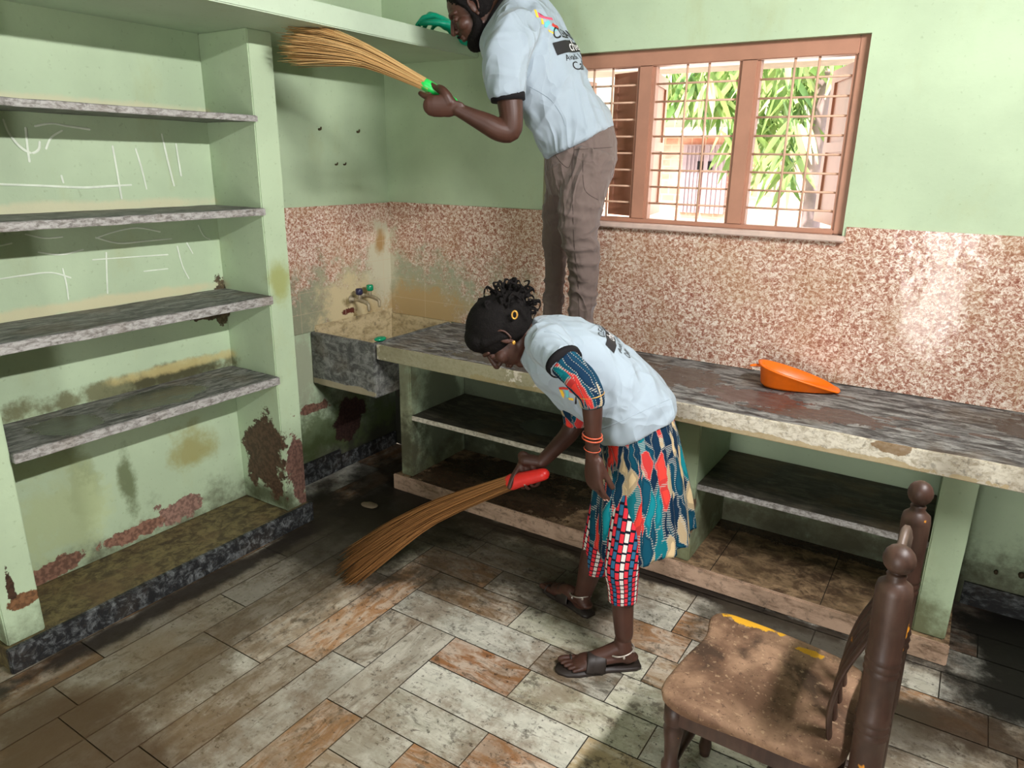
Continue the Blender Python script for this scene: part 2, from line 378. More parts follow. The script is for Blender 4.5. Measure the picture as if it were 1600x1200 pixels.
M_hair = plain('black hair', L(20, 17, 16), .8, .15, .4, 60, 1.0)
M_black = plain('black rib knit', L(26, 24, 26), .85, .2, .2, 90)
def cloth(name, col, sc=14):
    t = NT(name, .85, .15); p = t.tc('Object')
    c = t.mix(t.noise(p, 6, 3), col, tuple(x * .93 for x in col))
    r1 = t.math('ABSOLUTE', t.math('SUBTRACT', t.noise(t.map(p, (1, 1, .45), rot=(.5, .7, .3)), sc * .55, 1.5, .4, 1.2), .5))
    r2 = t.math('ABSOLUTE', t.math('SUBTRACT', t.noise(t.map(p, (.5, 1, 1), (4, 2, 1), rot=(.2, -.9, .6)), sc * .7, 1, .4, .8), .5))
    h = t.math('ADD', t.math('MULTIPLY', r1, -1.6), t.math('MULTIPLY', r2, -1.0)); h = t.math('ADD', h, t.math('MULTIPLY', t.noise(p, 500, 2), .01))
    t.bump(h, .75, .03)
    try: t.b.inputs['Sheen Weight'].default_value = .15
    except Exception: pass
    return t.base(c)
M_tee = cloth('pale blue grey jersey', L(162, 176, 186))
M_trs = cloth('brown cotton trousers', L(112, 98, 92), 18)
M_glove = plain('green rubber glove', L(0, 168, 132), .4, .4, .1)
M_straw = None
def straw(name, c1, c2):
    t = NT(name, .7, .25); p = t.tc('Object')
    r = t.n('ShaderNodeNewGeometry').outputs['Random Per Island']
    return t.base(t.ramp(r, [(0, c1), (.5, tuple((a + b) / 2 for a, b in zip(c1, c2))), (1, c2)]))
M_straw = straw('golden broom grass', L(180, 134, 78), L(226, 190, 130))
M_straw2 = straw('brown broom grass', L(112, 74, 38), L(156, 110, 62))
M_gplast = plain('bright green plastic', L(40, 214, 92), .35, .5)
M_rplast = plain('red plastic', L(216, 40, 34), .4, .5)
M_orange = plain('orange plastic', L(255, 118, 8), .38, .5, .08, 30)
M_chalk = plain('white chalk', L(222, 232, 214), .95)

def ikat():
    t = NT('teal ikat print', .85, .15); u = t.n('ShaderNodeUVMap').outputs[0]
    w = t.noise(t.map(u, (9, 5, 1)), 1.2, 2)
    x, y, z = t.sep(u)
    cx = t.n('ShaderNodeCombineXYZ')
    t.set(cx.inputs[0], t.math('ADD', t.math('MULTIPLY', x, 36), t.math('MULTIPLY', w, 1.6)))
    t.set(cx.inputs[1], t.math('ADD', t.math('MULTIPLY', y, 4.6), t.math('MULTIPLY', t.math('FRACT', t.math('MULTIPLY', x, 18)), .4)))
    vc = t.vor(cx.outputs[0], 1, 'Color', rnd=.85); r = t.sep(vc)[0]
    c = t.ramp(r, [(0, L(12, 72, 92)), (.26, L(12, 42, 66)), (.50, L(206, 182, 140)), (.66, L(226, 64, 54)), (.76, L(16, 128, 138)), (.88, L(14, 54, 76))], True)
    # dotted stitches along the edges of the shapes
    d = t.vor(cx.outputs[0], 1, 'Distance', 'DISTANCE_TO_EDGE', .85)
    dash = t.math('GREATER_THAN', t.math('FRACT', t.math('MULTIPLY', y, 70)), .5)
    c = t.mix(t.math('MULTIPLY', t.math('LESS_THAN', d, .045), t.math('MULTIPLY', dash, .7)), c, L(206, 204, 190))
    c = t.mix(t.math('MULTIPLY', t.math('LESS_THAN', d, .16), .35), c, L(8, 30, 50))
    return t.base(c)
M_ikat = ikat()
def dashes():
    t = NT('red white and navy dashed print', .85, .15); u = t.n('ShaderNodeUVMap').outputs[0]
    x, y, z = t.sep(u)
    col = t.math('MULTIPLY', x, 24); ci = t.math('FLOOR', col)
    row = t.math('ADD', t.math('MULTIPLY', y, 17), t.math('MULTIPLY', t.math('SINE', t.math('MULTIPLY', ci, 7.7)), 3))
    fx = t.math('FRACT', col); fy = t.math('FRACT', row)
    sel = t.math('MODULO', ci, 4)
    c = t.ramp(t.math('DIVIDE', sel, 4), [(0, L(210, 48, 60)), (.2, L(44, 96, 128)), (.45, L(210, 48, 60)), (.7, L(214, 208, 200))], True)
    gap = t.math('MAXIMUM', t.math('LESS_THAN', fy, .22), t.math('LESS_THAN', fx, .16))
    return t.base(t.mix(gap, c, L(18, 20, 34)))
M_dash = dashes()
def wood(name, col, dust, k=.5, chips=0):
    t = NT(name, .45, .4); p = t.tc('Object')
    c = t.mix(t.step(t.noise(t.map(p, (2, 2, .4)), 14, 6, .6, 1), .35, .65), col, tuple(x * .6 for x in col))
    c = t.mix(t.math('MULTIPLY', t.step(t.noise(p, 6, 6, .6), .4, .7), k), c, dust)
    if chips:
        c = t.mix(t.step(t.noise(t.map(p, (1, 1, .5)), 17, 4, .55), .66, .69), c, L(214, 140, 40))
    t.bump(t.noise(p, 50, 4), .2, .003)
    return t.base(c)
M_wood = wood('dark brown varnished wood', L(68, 46, 37), L(104, 84, 70), .35, 1)
M_woodpale = wood('worn pale wood rail', L(100, 82, 70), L(140, 122, 106), .6)
def seatmat():
    t = NT('dusty seat', .75, .25); p = t.tc('Object')
    c = t.mix(t.step(t.noise(p, 5, 6, .6, .4), .35, .62), L(158, 126, 100), L(98, 72, 54))
    c = t.mix(t.math('MULTIPLY', t.step(t.noise(p, 3.2, 5, .6, .8), .48, .60), .85), c, L(62, 47, 36))
    c = t.mix(t.math('MULTIPLY', t.step(t.noise(p, 90, 4), .6, .68), .3), c, L(206, 176, 140))
    c = t.mix(t.math('MULTIPLY', t.step(t.noise(p, 60, 7, .8), .56, .62), .7), c, L(62, 44, 34))
    k = t.patch((2.40, -1.272, .455), (.085, .020, .03), .9, 34, .08); k2 = t.patch((2.56, -1.315, .455), (.045, .010, .03), 1.0, 34, .08)
    c = t.mix(t.math('MAXIMUM', k, k2), c, L(214, 160, 40))
    t.bump(t.noise(p, 45, 6), .4, .004)
    return t.base(c)
M_seat = seatmat()

# ------------------------------------------------------------------ the room
def quad(bm, a, b, c, d):
    return bm.faces.new([bm.verts.new(p) for p in (a, b, c, d)])
bm = bmesh.new()        # wall with the window: solid blocks round the opening
for a in ((-.2, .972, .0, .22, 0, 2.95), (2.297, 3.62, .0, .22, 0, 2.95), (.972, 2.297, .0, .22, 0, 1.366), (.972, 2.297, .0, .22, 2.083, 2.95)): box(bm, *a)
M_back = paint('window wall paint', low=.2, base=GREEN, molds_shade=[((.6, 0, .3), (.9, .1, .45), L(50, 52, 34), .9, 6), ((.2, 0, .2), (.35, .1, .35), L(24, 21, 18), .8, 7), ((2.4, 0, .15), (.5, .1, .07), L(70, 66, 44), 1.0, 9)],  # patch beside the sink recess is mold deepened by painted shade
               patches=[((2.17, 0, .66), (.03, .1, .02), L(120, 84, 78), .9, 30), ((.25, 0, .35), (.2, .1, .13), L(70, 42, 38), .5, 6)])
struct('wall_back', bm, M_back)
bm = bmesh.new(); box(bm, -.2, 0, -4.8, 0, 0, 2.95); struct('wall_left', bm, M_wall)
bm = bmesh.new(); box(bm, 3.62, 3.82, -4.8, .22, 0, 2.95); struct('wall_right', bm, M_far)
bm = bmesh.new()
for a in ((0, 2.25, -4.8, -4.6, 0, 2.95), (2.75, 3.62, -4.8, -4.6, 0, 2.95), (2.25, 2.75, -4.8, -4.6, 2.0, 2.95)): box(bm, *a)
struct('wall_front', bm, M_far)
bm = bmesh.new(); box(bm, -.2, 3.82, -4.8, .22, 2.95, 3.1); struct('ceiling', bm, M_ceil)
# floor: marble slabs laid in strips along the left wall and strips along the window wall
bm = bmesh.new(); box(bm, 0, 3.62, -4.6, 0, -.1, -.004)
P_ = .1533; XS = [-.10 + .0 * 0] ; X0 = .3315
uvl = bm.loops.layers.uv.verify(); tl = bm.loops.layers.float_color.new('tint')
for f in bm.faces:
    for l in f.loops: l[tl] = (.02, .016, .01, 1)
PAL = [L(186, 178, 160), L(200, 196, 178), L(170, 124, 84), L(178, 134, 94), L(134, 128, 116), L(156, 142, 122), L(206, 204, 190), L(112, 108, 100), L(184, 164, 138), L(150, 118, 96), L(196, 188, 166)]
def slab(x0, x1, y0, y1, alongx, col=None):
    x0, x1, y0, y1 = max(x0, 0), min(x1, 3.62), max(y0, -4.6), min(y1, 0)
    if x1 - x0 < .01 or y1 - y0 < .01: return
    g = .0019; c = col or random.choice(PAL); b = random.uniform(.74, .98); ox, oy = random.uniform(0, 50), random.uniform(0, 50)
    z = random.uniform(-.0004, .0004)
    f = quad(bm, V((x0 + g, y0 + g, z)), V((x1 - g, y0 + g, z)), V((x1 - g, y1 - g, z)), V((x0 + g, y1 - g, z)))
    for l in f.loops:
        p = l.vert.co; l[uvl].uv = ((p.x + ox, p.y + oy) if alongx else (p.y + ox, p.x + oy)); l[tl] = (*[x * b for x in c], 1)
rowstart = lambda k: {0: .79, 1: .79, 2: .79, 3: .79, 4: .945, 5: 1.098, 6: 1.098}.get(k, 1.406)
rowy = lambda k: -.055 - .1533 * k if k > 0 else 0.0      # rows: y from rowy(k) down to rowy(k+1)
known = {5: [1.31, 1.886, 2.12, 2.62], 6: [1.526, 2.05, 2.60], 7: [1.71, 1.99, 2.5], 8: [1.722, 2.17, 2.7], 9: [2.015, 2.5], 10: [1.76, 2.3], 11: [1.60, 2.2]}
Wt, Br, Gy, Gn = L(206, 204, 188), L(172, 120, 78), L(120, 114, 100), L(190, 188, 164)
rowcol = {7: [Wt, Gy, Gn, Wt], 8: [Br, Gn, Wt, Br], 9: [Wt, L(184, 164, 126), Gn, Wt], 10: [L(176, 172, 154), Br, Gn], 6: [L(150, 122, 92), Gn, L(160, 130, 96)]}
for k in range(0, 31):
    ya, yb = rowy(k), rowy(k + 1); ks = k + 0
    kk = k
    # index rows so that row 7 is the strip whose top lies at y = -1.12
    st = {0: .79, 1: .79, 2: .79, 3: .79, 4: .79, 5: .945, 6: 1.098, 7: 1.098}.get(kk, 1.406)
    js = known.get(kk, None)
    if js is None:
        js = []; x = st + random.uniform(.25, .5)
        while x < 3.5: js.append(x); x += random.uniform(.38, .56)
    else:
        js = [j for j in js if j > st + .05]; x = (js[-1] if js else st) + .47
        while x < 3.5: js.append(x); x += random.uniform(.4, .52)
    xs = [st] + js + [3.62]; cl = rowcol.get(kk, [])
    for i in range(len(xs) - 1): slab(xs[i], xs[i + 1], yb, ya, True, cl[i] if i < len(cl) else None)
    # strips along the left wall fill what is left of this row, cut later
colx = [0, .178, .3315, .485, .637, .79, .945, 1.098, 1.252, 1.406]
coltop = {7: -1.1282 - .0, 8: -1.2815, 6: -.9749, 5: -.8216 + 0}
kj = {2: [-1.43, -1.95], 3: [-.85, -1.248, -2.033], 4: [-1.58, -2.2], 5: [-1.14, -1.76], 6: [-1.125, -1.76], 7: [-1.65, -2.19], 8: [-1.58, -2.2], 9: []}
for i in range(len(colx) - 1):
    xa, xb = colx[i], colx[i + 1]
    top = 0.0
    if xa >= .78: top = -.8216
    if xa >= .94: top = -.9749
    if xa >= 1.09: top = -1.2815
    js = [j for j in kj.get(i + 1, []) if j < top - .04]
    y = js[-1] - .5 if js else top - random.uniform(.3, .5)
    if not js: js = [y]; y -= .5
    while y > -4.5: js.append(y); y -= random.uniform(.42, .55)
    ys = [top] + js + [-4.6]
    for j in range(len(ys) - 1): slab(xa, xb, ys[j + 1], ys[j], False)
struct('floor', bm, M_floor)
# tiled bands
bm = bmesh.new(); box(bm, .008, 3.62, -.008, -.0005, .802, 1.37); box(bm, .008, 1.0, -.008, -.0005, 1.37, 1.412); box(bm, 2.31, 3.62, -.008, -.0005, 1.37, 1.412)
struct('trim_1', bm, M_tile)
bm = bmesh.new(); box(bm, .0005, .008, -.962, 0, .802, 1.408); struct('trim_2', bm, M_tile)
bm = bmesh.new(); box(bm, .0005, .012, -.958, -.46, 0, .12, .003); box(bm, .0005, .009, -.46, -.012, 0, .085, .003); rough(bm, 6, .002, 20); struct('baseboard_left', bm, M_ledge)
bm = bmesh.new(); box(bm, 2.92, 3.62, -.012, -.0005, 0, .095); struct('baseboard_back', bm, M_ledge)

# ------------------------------------------------------------------ window
FY0, FY1 = .03, .085
w = bpy.data.objects.new('window_1', None); COL.objects.link(w); w.location = (1.635, .05, 1.378); w['kind'] = 'structure'
bm = bmesh.new()
for a in ((.974, 1.03, 1.378, 2.083), (2.258, 2.297, 1.378, 2.083), (1.41, 1.47, 1.395, 2.022), (1.84, 1.90, 1.395, 2.022)): box(bm, a[0], a[1], FY0, FY1, a[2], a[3], .003)
box(bm, 1.03, 2.258, FY0, FY1, 2.020, 2.083, .003); box(bm, 1.03, 2.258, FY0, FY1, 1.376, 1.396, .003)
for a, b in ((1.47, 1.84), (1.90, 2.258), (1.03, 1.41)):      # inner rebates
    for x in (a, b - .012): box(bm, x, x + .012, FY0 + .012, FY1 - .008, 1.396, 2.02)
obj('window_frame', bm, M_frame, w)
k = 0
for a, b, vx in ((1.03, 1.41, (1.19, 1.28)), (1.47, 1.84, (1.614, 1.705)), (1.90, 2.258, (2.037, 2.124))):
    for i in range(9):
        z = 1.463 + i * .0697
        if z > 2.01: continue
        bm = bmesh.new(); tube(bm, [(V((a, .058, z)), .0042), (V((b, .058, z)), .0042)], 8, 1, dome=False); obj('window_bar', bm, M_bar, w, True)
    for x in vx:
        bm = bmesh.new(); tube(bm, [(V((x, .049, 1.39)), .0048), (V((x, .049, 2.025)), .0048)], 8, 1, dome=False); obj('window_bar', bm, M_bar, w, True)
def leaf(p0, p1, z0=1.40, z1=2.01):
    """an outward-opened wooden shutter leaf from hinge p0 to free edge p1"""
    d = (V(p1) - V(p0)); n = V((-d.y, d.x)).normalized() * .012; e = d.normalized()
    bm = bmesh.new()
    def bar(a, b, za, zb, th):
        q = V(p0) + d * a; r = V(p0) + d * b; nn = n * th
        vs = [(*(q - nn), za), (*(r - nn), za), (*(r + nn), za), (*(q + nn), za), (*(q - nn), zb), (*(r - nn), zb), (*(r + nn), zb), (*(q + nn), zb)]
        v = [bm.verts.new(x) for x in vs]
        for f in ((0, 1, 2, 3), (4, 5, 6, 7), (0, 1, 5, 4), (1, 2, 6, 5), (2, 3, 7, 6), (3, 0, 4, 7)): bm.faces.new([v[i] for i in f])
    bar(0, .14, z0, z1, 1.2); bar(.86, 1, z0, z1, 1.2)
    for za, zb in ((z0, z0 + .05), (z1 - .05, z1), ((z0 + z1) / 2 - .02, (z0 + z1) / 2 + .02)): bar(.14, .86, za, zb, 1.2)
    bar(.13, .87, z0, z1, .5)
    return obj('window_shutter', bm, M_frame, w)
leaf((1.405, .105), (1.245, .165)); leaf((2.262, .12), (2.12, .44)); leaf((1.435, .115), (1.365, .45)); leaf((.985, .12), (.99, .45))
bm = bmesh.new(); box(bm, .99, 2.312, -.035, .22, 1.355, 1.377, .004); rough(bm, 8, .0015, 20); obj('window_sill', bm, M_sill, w)
bm = bmesh.new(); box(bm, .6, 2.7, .222, .84, 2.078, 2.15, .004); struct('trim_3', bm, M_sill)

# ------------------------------------------------------------------ outside
M_ground = plain('dry pale yard ground', L(206, 196, 178), .9, .2, .2, 2)
bm = bmesh.new(); box(bm, -30, 30, .22, 60, -.3, -.1)
bmesh.ops.subdivide_edges(bm, edges=bm.edges[:], cuts=10, use_grid_fill=True)
for v in bm.verts:
    if v.co.y > 1: v.co.z += min((v.co.y - 1) * .14, .95)
g_ = tag(obj('yard_ground', bm, M_ground), None, None, kind='structure')
def brickm():
    t = NT('pinkish weathered brick', .9, .2); p = t.pos()
    b = t.n('ShaderNodeTexBrick'); t.set(b.inputs[0], t.map(p, (1, 1, 1), rot=(PI / 2, 0, 0))); b.inputs['Scale'].default_value = 2.2
    b.inputs['Color1'].default_value = (*L(206, 150, 130), 1); b.inputs['Color2'].default_value = (*L(192, 128, 108), 1); b.inputs['Mortar'].default_value = (*L(214, 188, 168), 1)
    return t.base(t.mix(t.step(t.noise(p, 1.4, 5), .4, .6), b.outputs[0], L(222, 184, 168)))
M_brick = brickm(); M_door = plain('faded lilac door boards', L(176, 156, 160), .8, .2, .2, 4); M_roof = plain('pale roof slab', L(220, 206, 196), .9)
HY = 9.0
def hp(px, py, y=HY): return onp(px, py, 1, y)
x0 = hp(1000, 260).x - 3; x1 = hp(1330, 260).x + 2; zt = hp(1100, 213).z; zb = .8
th = thing('brick_house', 'pinkish brick house with boarded lilac doors across the yard, seen through the window', 'house', ((x0 + x1) / 2, HY + 1.5, zb))
bm = bmesh.new(); box(bm, x0, x1, HY, HY + 3, zb - .4, zt); obj('wall', bm, M_brick, th)
bm = bmesh.new(); box(bm, x0 - .2, x1 + .2, HY - .4, HY + 3.2, zt, zt + .12); obj('roof', bm, M_roof, th)
for a, b in ((1068, 1098), (1101, 1138)):
    bm = bmesh.new(); xa, xb = hp(a, 260).x, hp(b, 260).x; box(bm, xa, xb, HY - .06, HY + .02, .86, hp(1100, 226).z)
    for i in range(1, 5): box(bm, xa + (xb - xa) * i / 5 - .01, xa + (xb - xa) * i / 5 + .01, HY - .09, HY - .05, .86, hp(1100, 228).z)
    d = obj('door', bm, M_door, th)
    bm = bmesh.new(); xm = xb - .06 if a < 1100 else xa + .08; box(bm, xm, xm + .08, HY - .10, HY - .05, 1.55, 1.68); obj('padlock', bm, M_black, d)
# mango tree
M_bark = plain('grey mauve bark', L(186, 160, 160), .9, .2, .25, 10, .5)
def leafm():
    t = NT('mango leaves', .45, .4); r = t.n('ShaderNodeNewGeometry').outputs['Random Per Island']
    t.b.inputs['Transmission Weight'].default_value = 0
    return t.base(t.ramp(r, [(0, L(112, 150, 84)), (.5, L(168, 194, 116)), (1, L(214, 226, 160))]))
M_leaf = leafm()
tr = thing('mango_tree', 'mango tree with long drooping leaves just outside the barred window', 'tree', (2.0, 2.2, -.05))
bm = bmesh.new(); a = onp(1296, 100, 1, 2.2); b = onp(1266, 352, 1, 2.2); dd = (a - b)
tube(bm, [(b - dd * 1.55, .085), (b - dd * .5, .075), (b, .062), (a, .066), (a + dd * .6, .08), (a + dd * 1.3 + V((-.15, 0, 0)), .06)], 16, 5)
tube(bm, [(a + dd * .25, .04), (a + dd * .5 + V((-.5, -.1, 0)), .03), (a + dd * .45 + V((-1.1, -.2, .0)), .02)], 10, 4)
tube(bm, [(a + dd * .3, .04), (a + dd * .6 + V((.5, .1, 0)), .03), (a + dd * .7 + V((1.0, .2, .1)), .02)], 10, 4)
rough(bm, 1, .004, 20); obj('trunk', bm, M_bark, tr, True)
bm = bmesh.new()
def leafblade(p, d, ln, wd_):
    d = d.normalized(); s = d.cross(V((random.uniform(-1, 1), random.uniform(-1, 1), random.uniform(-.3, .3)))).normalized(); nn = d.cross(s)
    row = []
    for i in range(6):
        t = i / 5; c = p + d * ln * t + V((0, 0, -1)) * ln * .25 * t * t + nn * 0; ww = wd_ * math.sin(PI * min(t * .93 + .05, 1)) ** .8
        row.append((bm.verts.new(c - s * ww + nn * .15 * ww), bm.verts.new(c), bm.verts.new(c + s * ww + nn * .15 * ww)))
    for i in range(5):
        for j in (0, 1): bm.faces.new((row[i][j], row[i][j + 1], row[i + 1][j + 1], row[i + 1][j]))
def cluster(px, py, y, n=11, spread=1.0):
    c = onp(px, py, 1, y)
    for i in range(n):
        an = random.uniform(0, 2 * PI); d = V((math.cos(an) * .75, math.sin(an) * .75, -random.uniform(.35, 1.3)))
        leafblade(c + V((random.uniform(-.06, .06), random.uniform(-.1, .1), random.uniform(-.05, .08))), d, random.uniform(.17, .27) * spread, random.uniform(.017, .026))
for px, py in ((1045, 118), (1060, 128), (1092, 118), (1112, 128), (1138, 128), (1152, 120), (1195, 125), (1222, 130), (1245, 135), (1262, 128), (1050, 108), (1075, 120), (1100, 105), (1125, 112), (1150, 108), (1040, 140), (1068, 150), (1105, 145), (1135, 150), (1120, 165), (1085, 130), (1155, 135),
               (1190, 110), (1210, 125), (1232, 108), (1255, 120), (1275, 112), (1200, 150), (1228, 150), (1255, 150), (1272, 140), (1215, 180), (1240, 185), (1262, 175), (1222, 215),
               (1245, 215), (1215, 240), (1238, 245), (1258, 235), (1200, 215), (1190, 190), (1160, 225), (1205, 265), (1230, 268), (1145, 205), (1150, 235), (1185, 165), (1270, 200)):
    cluster(px, py - 8, random.uniform(1.7, 2.6), 10, 1.0)
for i in range(70): cluster(random.uniform(1020, 1330), random.uniform(20, 110), random.uniform(1.8, 3.2), 8)
for i in range(8): cluster(random.uniform(1030, 1290), random.uniform(95, 150), random.uniform(1.6, 3.0), 9)
fo = obj('foliage', bm, M_leaf, tr, True); fo['kind'] = 'stuff'

# ------------------------------------------------------------------ loft slab
bm = bmesh.new(); box(bm, 0.0, .60, -3.6, 0, 2.094, 2.168, .004); rough(bm, 10, .0015, 6)
loft = obj('loft_slab', bm, paint('loft slab paint', low=-5, base=L(188, 205, 180)))
tag(loft, 'long green painted masonry loft slab over the wall shelves, running to the corner', 'loft')

# ------------------------------------------------------------------ built-in shelves
su = thing('wall_shelves', 'built-in green masonry shelf unit with four grey slate shelves on the left', 'shelves', (.16, -1.6, 0))
bm = bmesh.new(); box(bm, .001, .298, -1.077, -.962, .09, 2.094, .004); rough(bm, 10, .002, 7); obj('side_post', bm, M_shelf, su)
bm = bmesh.new(); box(bm, .001, .298, -2.2315, -2.1165, .09, 2.094, .004); rough(bm, 10, .002, 7); obj('side_post', bm, M_shelf, su)
bm = bmesh.new(); box(bm, .0005, .004, -2.1165, -1.077, .09, 2.094); obj('back_panel', bm, M_shelf, su)
for z, th_ in ((1.785, .022), (1.437, .027), (1.083, .034), (.7345, .034)):
    bm = bmesh.new(); box(bm, .004, .316, -2.1165, -1.077, z - th_, z, .003); rough(bm, 14, .0022, 14)
    sh = obj('shelf', bm, M_slab, su); sh['label'] = {1.785: 'topmost slate shelf', 1.437: 'second slate shelf', 1.083: 'third slate shelf', .7345: 'lowest slate shelf with dark wet patches'}[z]
    bm = bmesh.new(); box(bm, .312, .3185, -2.1145, -1.075, z - th_ - .001, z - .002, .002); rough(bm, 14, .002, 14); obj('shelf_edge', bm, M_slabedge, sh)
bm = bmesh.new(); box(bm, .001, .312, -2.24, -.958, 0, .088); pl = obj('plinth', bm, M_niche, su)
bm = bmesh.new(); box(bm, .306, .327, -2.245, -.952, 0, .092, .004); rough(bm, 10, .0015, 14); obj('plinth_skirting', bm, M_ledge, pl)
# chalk scribbles on the back of the bays
def scrib(pts, r=.004):
    r *= 1.25
    bm = bmesh.new(); P3 = [(onp(a, b, 0, .006), r * random.uniform(.8, 1.2)) for a, b in pts]
    for p, _ in P3: p.y = min(max(p.y, -2.11), -1.085)
    tube(bm, P3, 6, 4, flat=.25, side=V((0, 1, 0)) if abs(P3[0][0].z - P3[-1][0].z) > .05 else V((0, 0, 1)))
    obj('chalk_mark', bm, M_chalk, su)
for pts in ([(5, 187), (14, 208), (30, 228), (48, 239), (60, 234), (62, 222)], [(40, 200), (43, 230), (46, 252)], [(55, 197), (80, 193), (105, 197), (140, 202)], [(97, 204), (80, 215), (72, 232)],
            [(176, 229), (183, 268), (190, 310)], [(212, 233), (221, 262), (229, 295)], [(253, 210), (262, 250), (272, 290)], [(275, 225), (279, 250), (283, 274)],
            [(0, 288), (60, 290), (130, 293), (170, 291), (205, 289)], [(96, 275), (99, 285)],
            [(0, 436), (40, 430), (80, 426), (110, 434)], [(98, 420), (104, 445), (107, 468)], [(145, 406), (200, 402), (262, 398)], [(277, 385), (285, 415), (295, 435)], [(292, 380), (301, 396)], [(225, 424), (262, 420)],
            [(166, 395), (167, 430), (168, 458)], [(150, 371), (185, 380), (225, 377), (268, 373)], [(0, 384), (18, 380)], [(40, 366), (70, 372), (98, 370)], [(150, 372), (180, 362), (215, 356), (250, 362)], [(60, 394), (95, 398), (130, 390)], [(310, 352), (318, 368), (328, 374)]):
    scrib(pts, .0022 if pts[0][1] > 300 else .003)

# ------------------------------------------------------------------ counter
CF, CZ = -.610, .80
ct = thing('countertop', 'long grey stained stone countertop under the window, worn cream edge', 'countertop', (2.0, -.3, .727))
bm = bmesh.new(); box(bm, .445, 3.618, CF + .008, -.0005, .727, .7995); obj('stone_top', bm, M_ctop, ct)
bm = bmesh.new(); box(bm, .445, 3.618, CF - .002, CF + .012, .7275, .8, .003); rough(bm, 24, .0028, 15); obj('front_edge', bm, M_cedge, ct)
cb = thing('counter_base', 'green masonry counter base with open slate shelves on a low step', 'counter base', (1.65, -.25, 0))
for a, b, lab in ((.434, .508, 'leftmost post, grimy and pale'), (1.874, 1.966, 'middle post with brown peeled patch'), (2.774, 2.876, 'rightmost post, clean green')):
    bm = bmesh.new(); box(bm, a, b, -.45, -.001, .079, .7225, .005); rough(bm, 6, .002, 9); o = obj('post', bm, M_post, cb); o['label'] = lab
for a, b, y, z, th_ in ((1.966, 2.774, -.433, .420, .024), (.504, 1.874, -.445, .410, .024)):
    bm = bmesh.new(); box(bm, a, b, y + .004, -.001, z - th_, z, .002); sh = obj('shelf', bm, M_shelf_low, cb)
    bm = bmesh.new(); box(bm, a, b, y, y + .006, z - th_ - .001, z - .001, .002); rough(bm, 12, .0015, 15); obj('shelf_edge', bm, M_slabedge if a > 1 else M_cedge, sh)
M_steptop = slate('step top dirt', L(166, 138, 104), L(80, 60, 42), .52, .6, ms=(3, 4, 9), ns=4, wet=[((.9, -.3, .08), (.5, .3, .03), .8, 7, L(56, 40, 30)), ((2.3, -.02, .08), (.6, .06, .03), .9, 9, L(50, 38, 28))])
bm = bmesh.new(); box(bm, .408, 2.891, -.47, -.001, 0, .079); st = obj('base_step', bm, M_steptop, cb)
bm = bmesh.new(); box(bm, .402, 2.894, -.482, -.466, 0, .081, .004); rough(bm, 16, .0015, 10); obj('step_edge', bm, M_step, st)
for x in (2.06, 2.475):
    bm = bmesh.new(); box(bm, x, x + .003, -.466, -.01, .0785, .0797); obj('joint', bm, M_grout, st)

# ------------------------------------------------------------------ sink
sk = thing('sink', 'grey cement box sink in the corner under two taps', 'sink', (.22, -.3, .544))
bm = bmesh.new(); x0, x1, y0, y1, z0, z1, t_ = .002, .430, -.612, -.009, .544, .80, .026
box(bm, x0, x1, y0, y0 + t_, z0, z1, .004); box(bm, x1 - t_, x1, y0 + t_, y1, z0, z1, .003); 
box(bm, x0, x1, y0, y1, z0 - .012, z0 + .022, .004); rough(bm, 6, .0022, 14); obj('basin', bm, M_sink, sk)
bm = bmesh.new(); box(bm, x0 + .012, x1 - t_, y0 + t_, y1 - .012, z0 + .022, z0 + .027); box(bm, x0, x0 + .011, y0 + t_, y1, z0 + .02, z1 + .03, .004); box(bm, x0 + .011, x1, y1 - .011, y1, z0 + .02, z1 + .002, .003); box(bm, x1 - t_ - .003, x1 - t_, y0 + t_, y1 - .012, z0 + .02, z1 - .01)
obj('basin_lining', bm, M_sinkin, sk)
# taps
def tap(y, z, ln, knob, label, spx):
    t = thing('water_tap', label, 'tap', (.0, y, z), 'taps over the sink')
    bm = bmesh.new(); M_t = M_tapc
    lathe(bm, [(.001, 0), (.02, 0), (.02, .006), (.011, .008), (.011, .03), (.001, .03)], Matrix.Translation((.008, y, z)) @ Matrix.Rotation(PI / 2, 4, 'Y'), 16)
    tube(bm, [(V((.01, y, z)), .010), (V((ln * .6, y, z)), .010), (V((ln, y, z - .004)), .011), (V((ln + .03, y, z - .016)), .009), (V((ln + .034, y, z - .045)), .008)], 14, 4)
    tube(bm, [(V((ln * .7, y, z)), .009), (V((ln * .7, y, z + .035)), .008)], 12, 1)
    obj('tap_body', bm, M_t, t, True)
    bm = bmesh.new(); lathe(bm, [(.001, 0), (.015, 0), (.019, .006), (.019, .026), (.015, .032), (.001, .033)], Matrix.Translation((ln * .7, y, z + .030)), 20)
    obj('tap_knob', bm, knob, t, True)
M_tapc = plain('grimy tap metal', L(170, 158, 130), .4, .5, .3, 40, .1, .3)
M_navy = plain('navy plastic', L(40, 40, 70), .3, .5); M_greenk = plain('emerald plastic', L(0, 140, 96), .25, .6)
tap(-.325, .925, .10, M_navy, 'wall tap with a navy blue knob, nearer the shelves', 0)
tap(-.245, .935, .10, M_greenk, 'wall tap with an emerald green knob, nearer the corner', 0)
bm = bmesh.new(); ell(bm, V((.415, -.55, .812)), V((.024, 0, 0)), V((0, .035, 0)), V((0, 0, .012))); single('plastic_cap', bm, M_greenk, 'small green plastic cap on the sink rim beside the counter end', 'cap', (.415, -.55, .80), True)

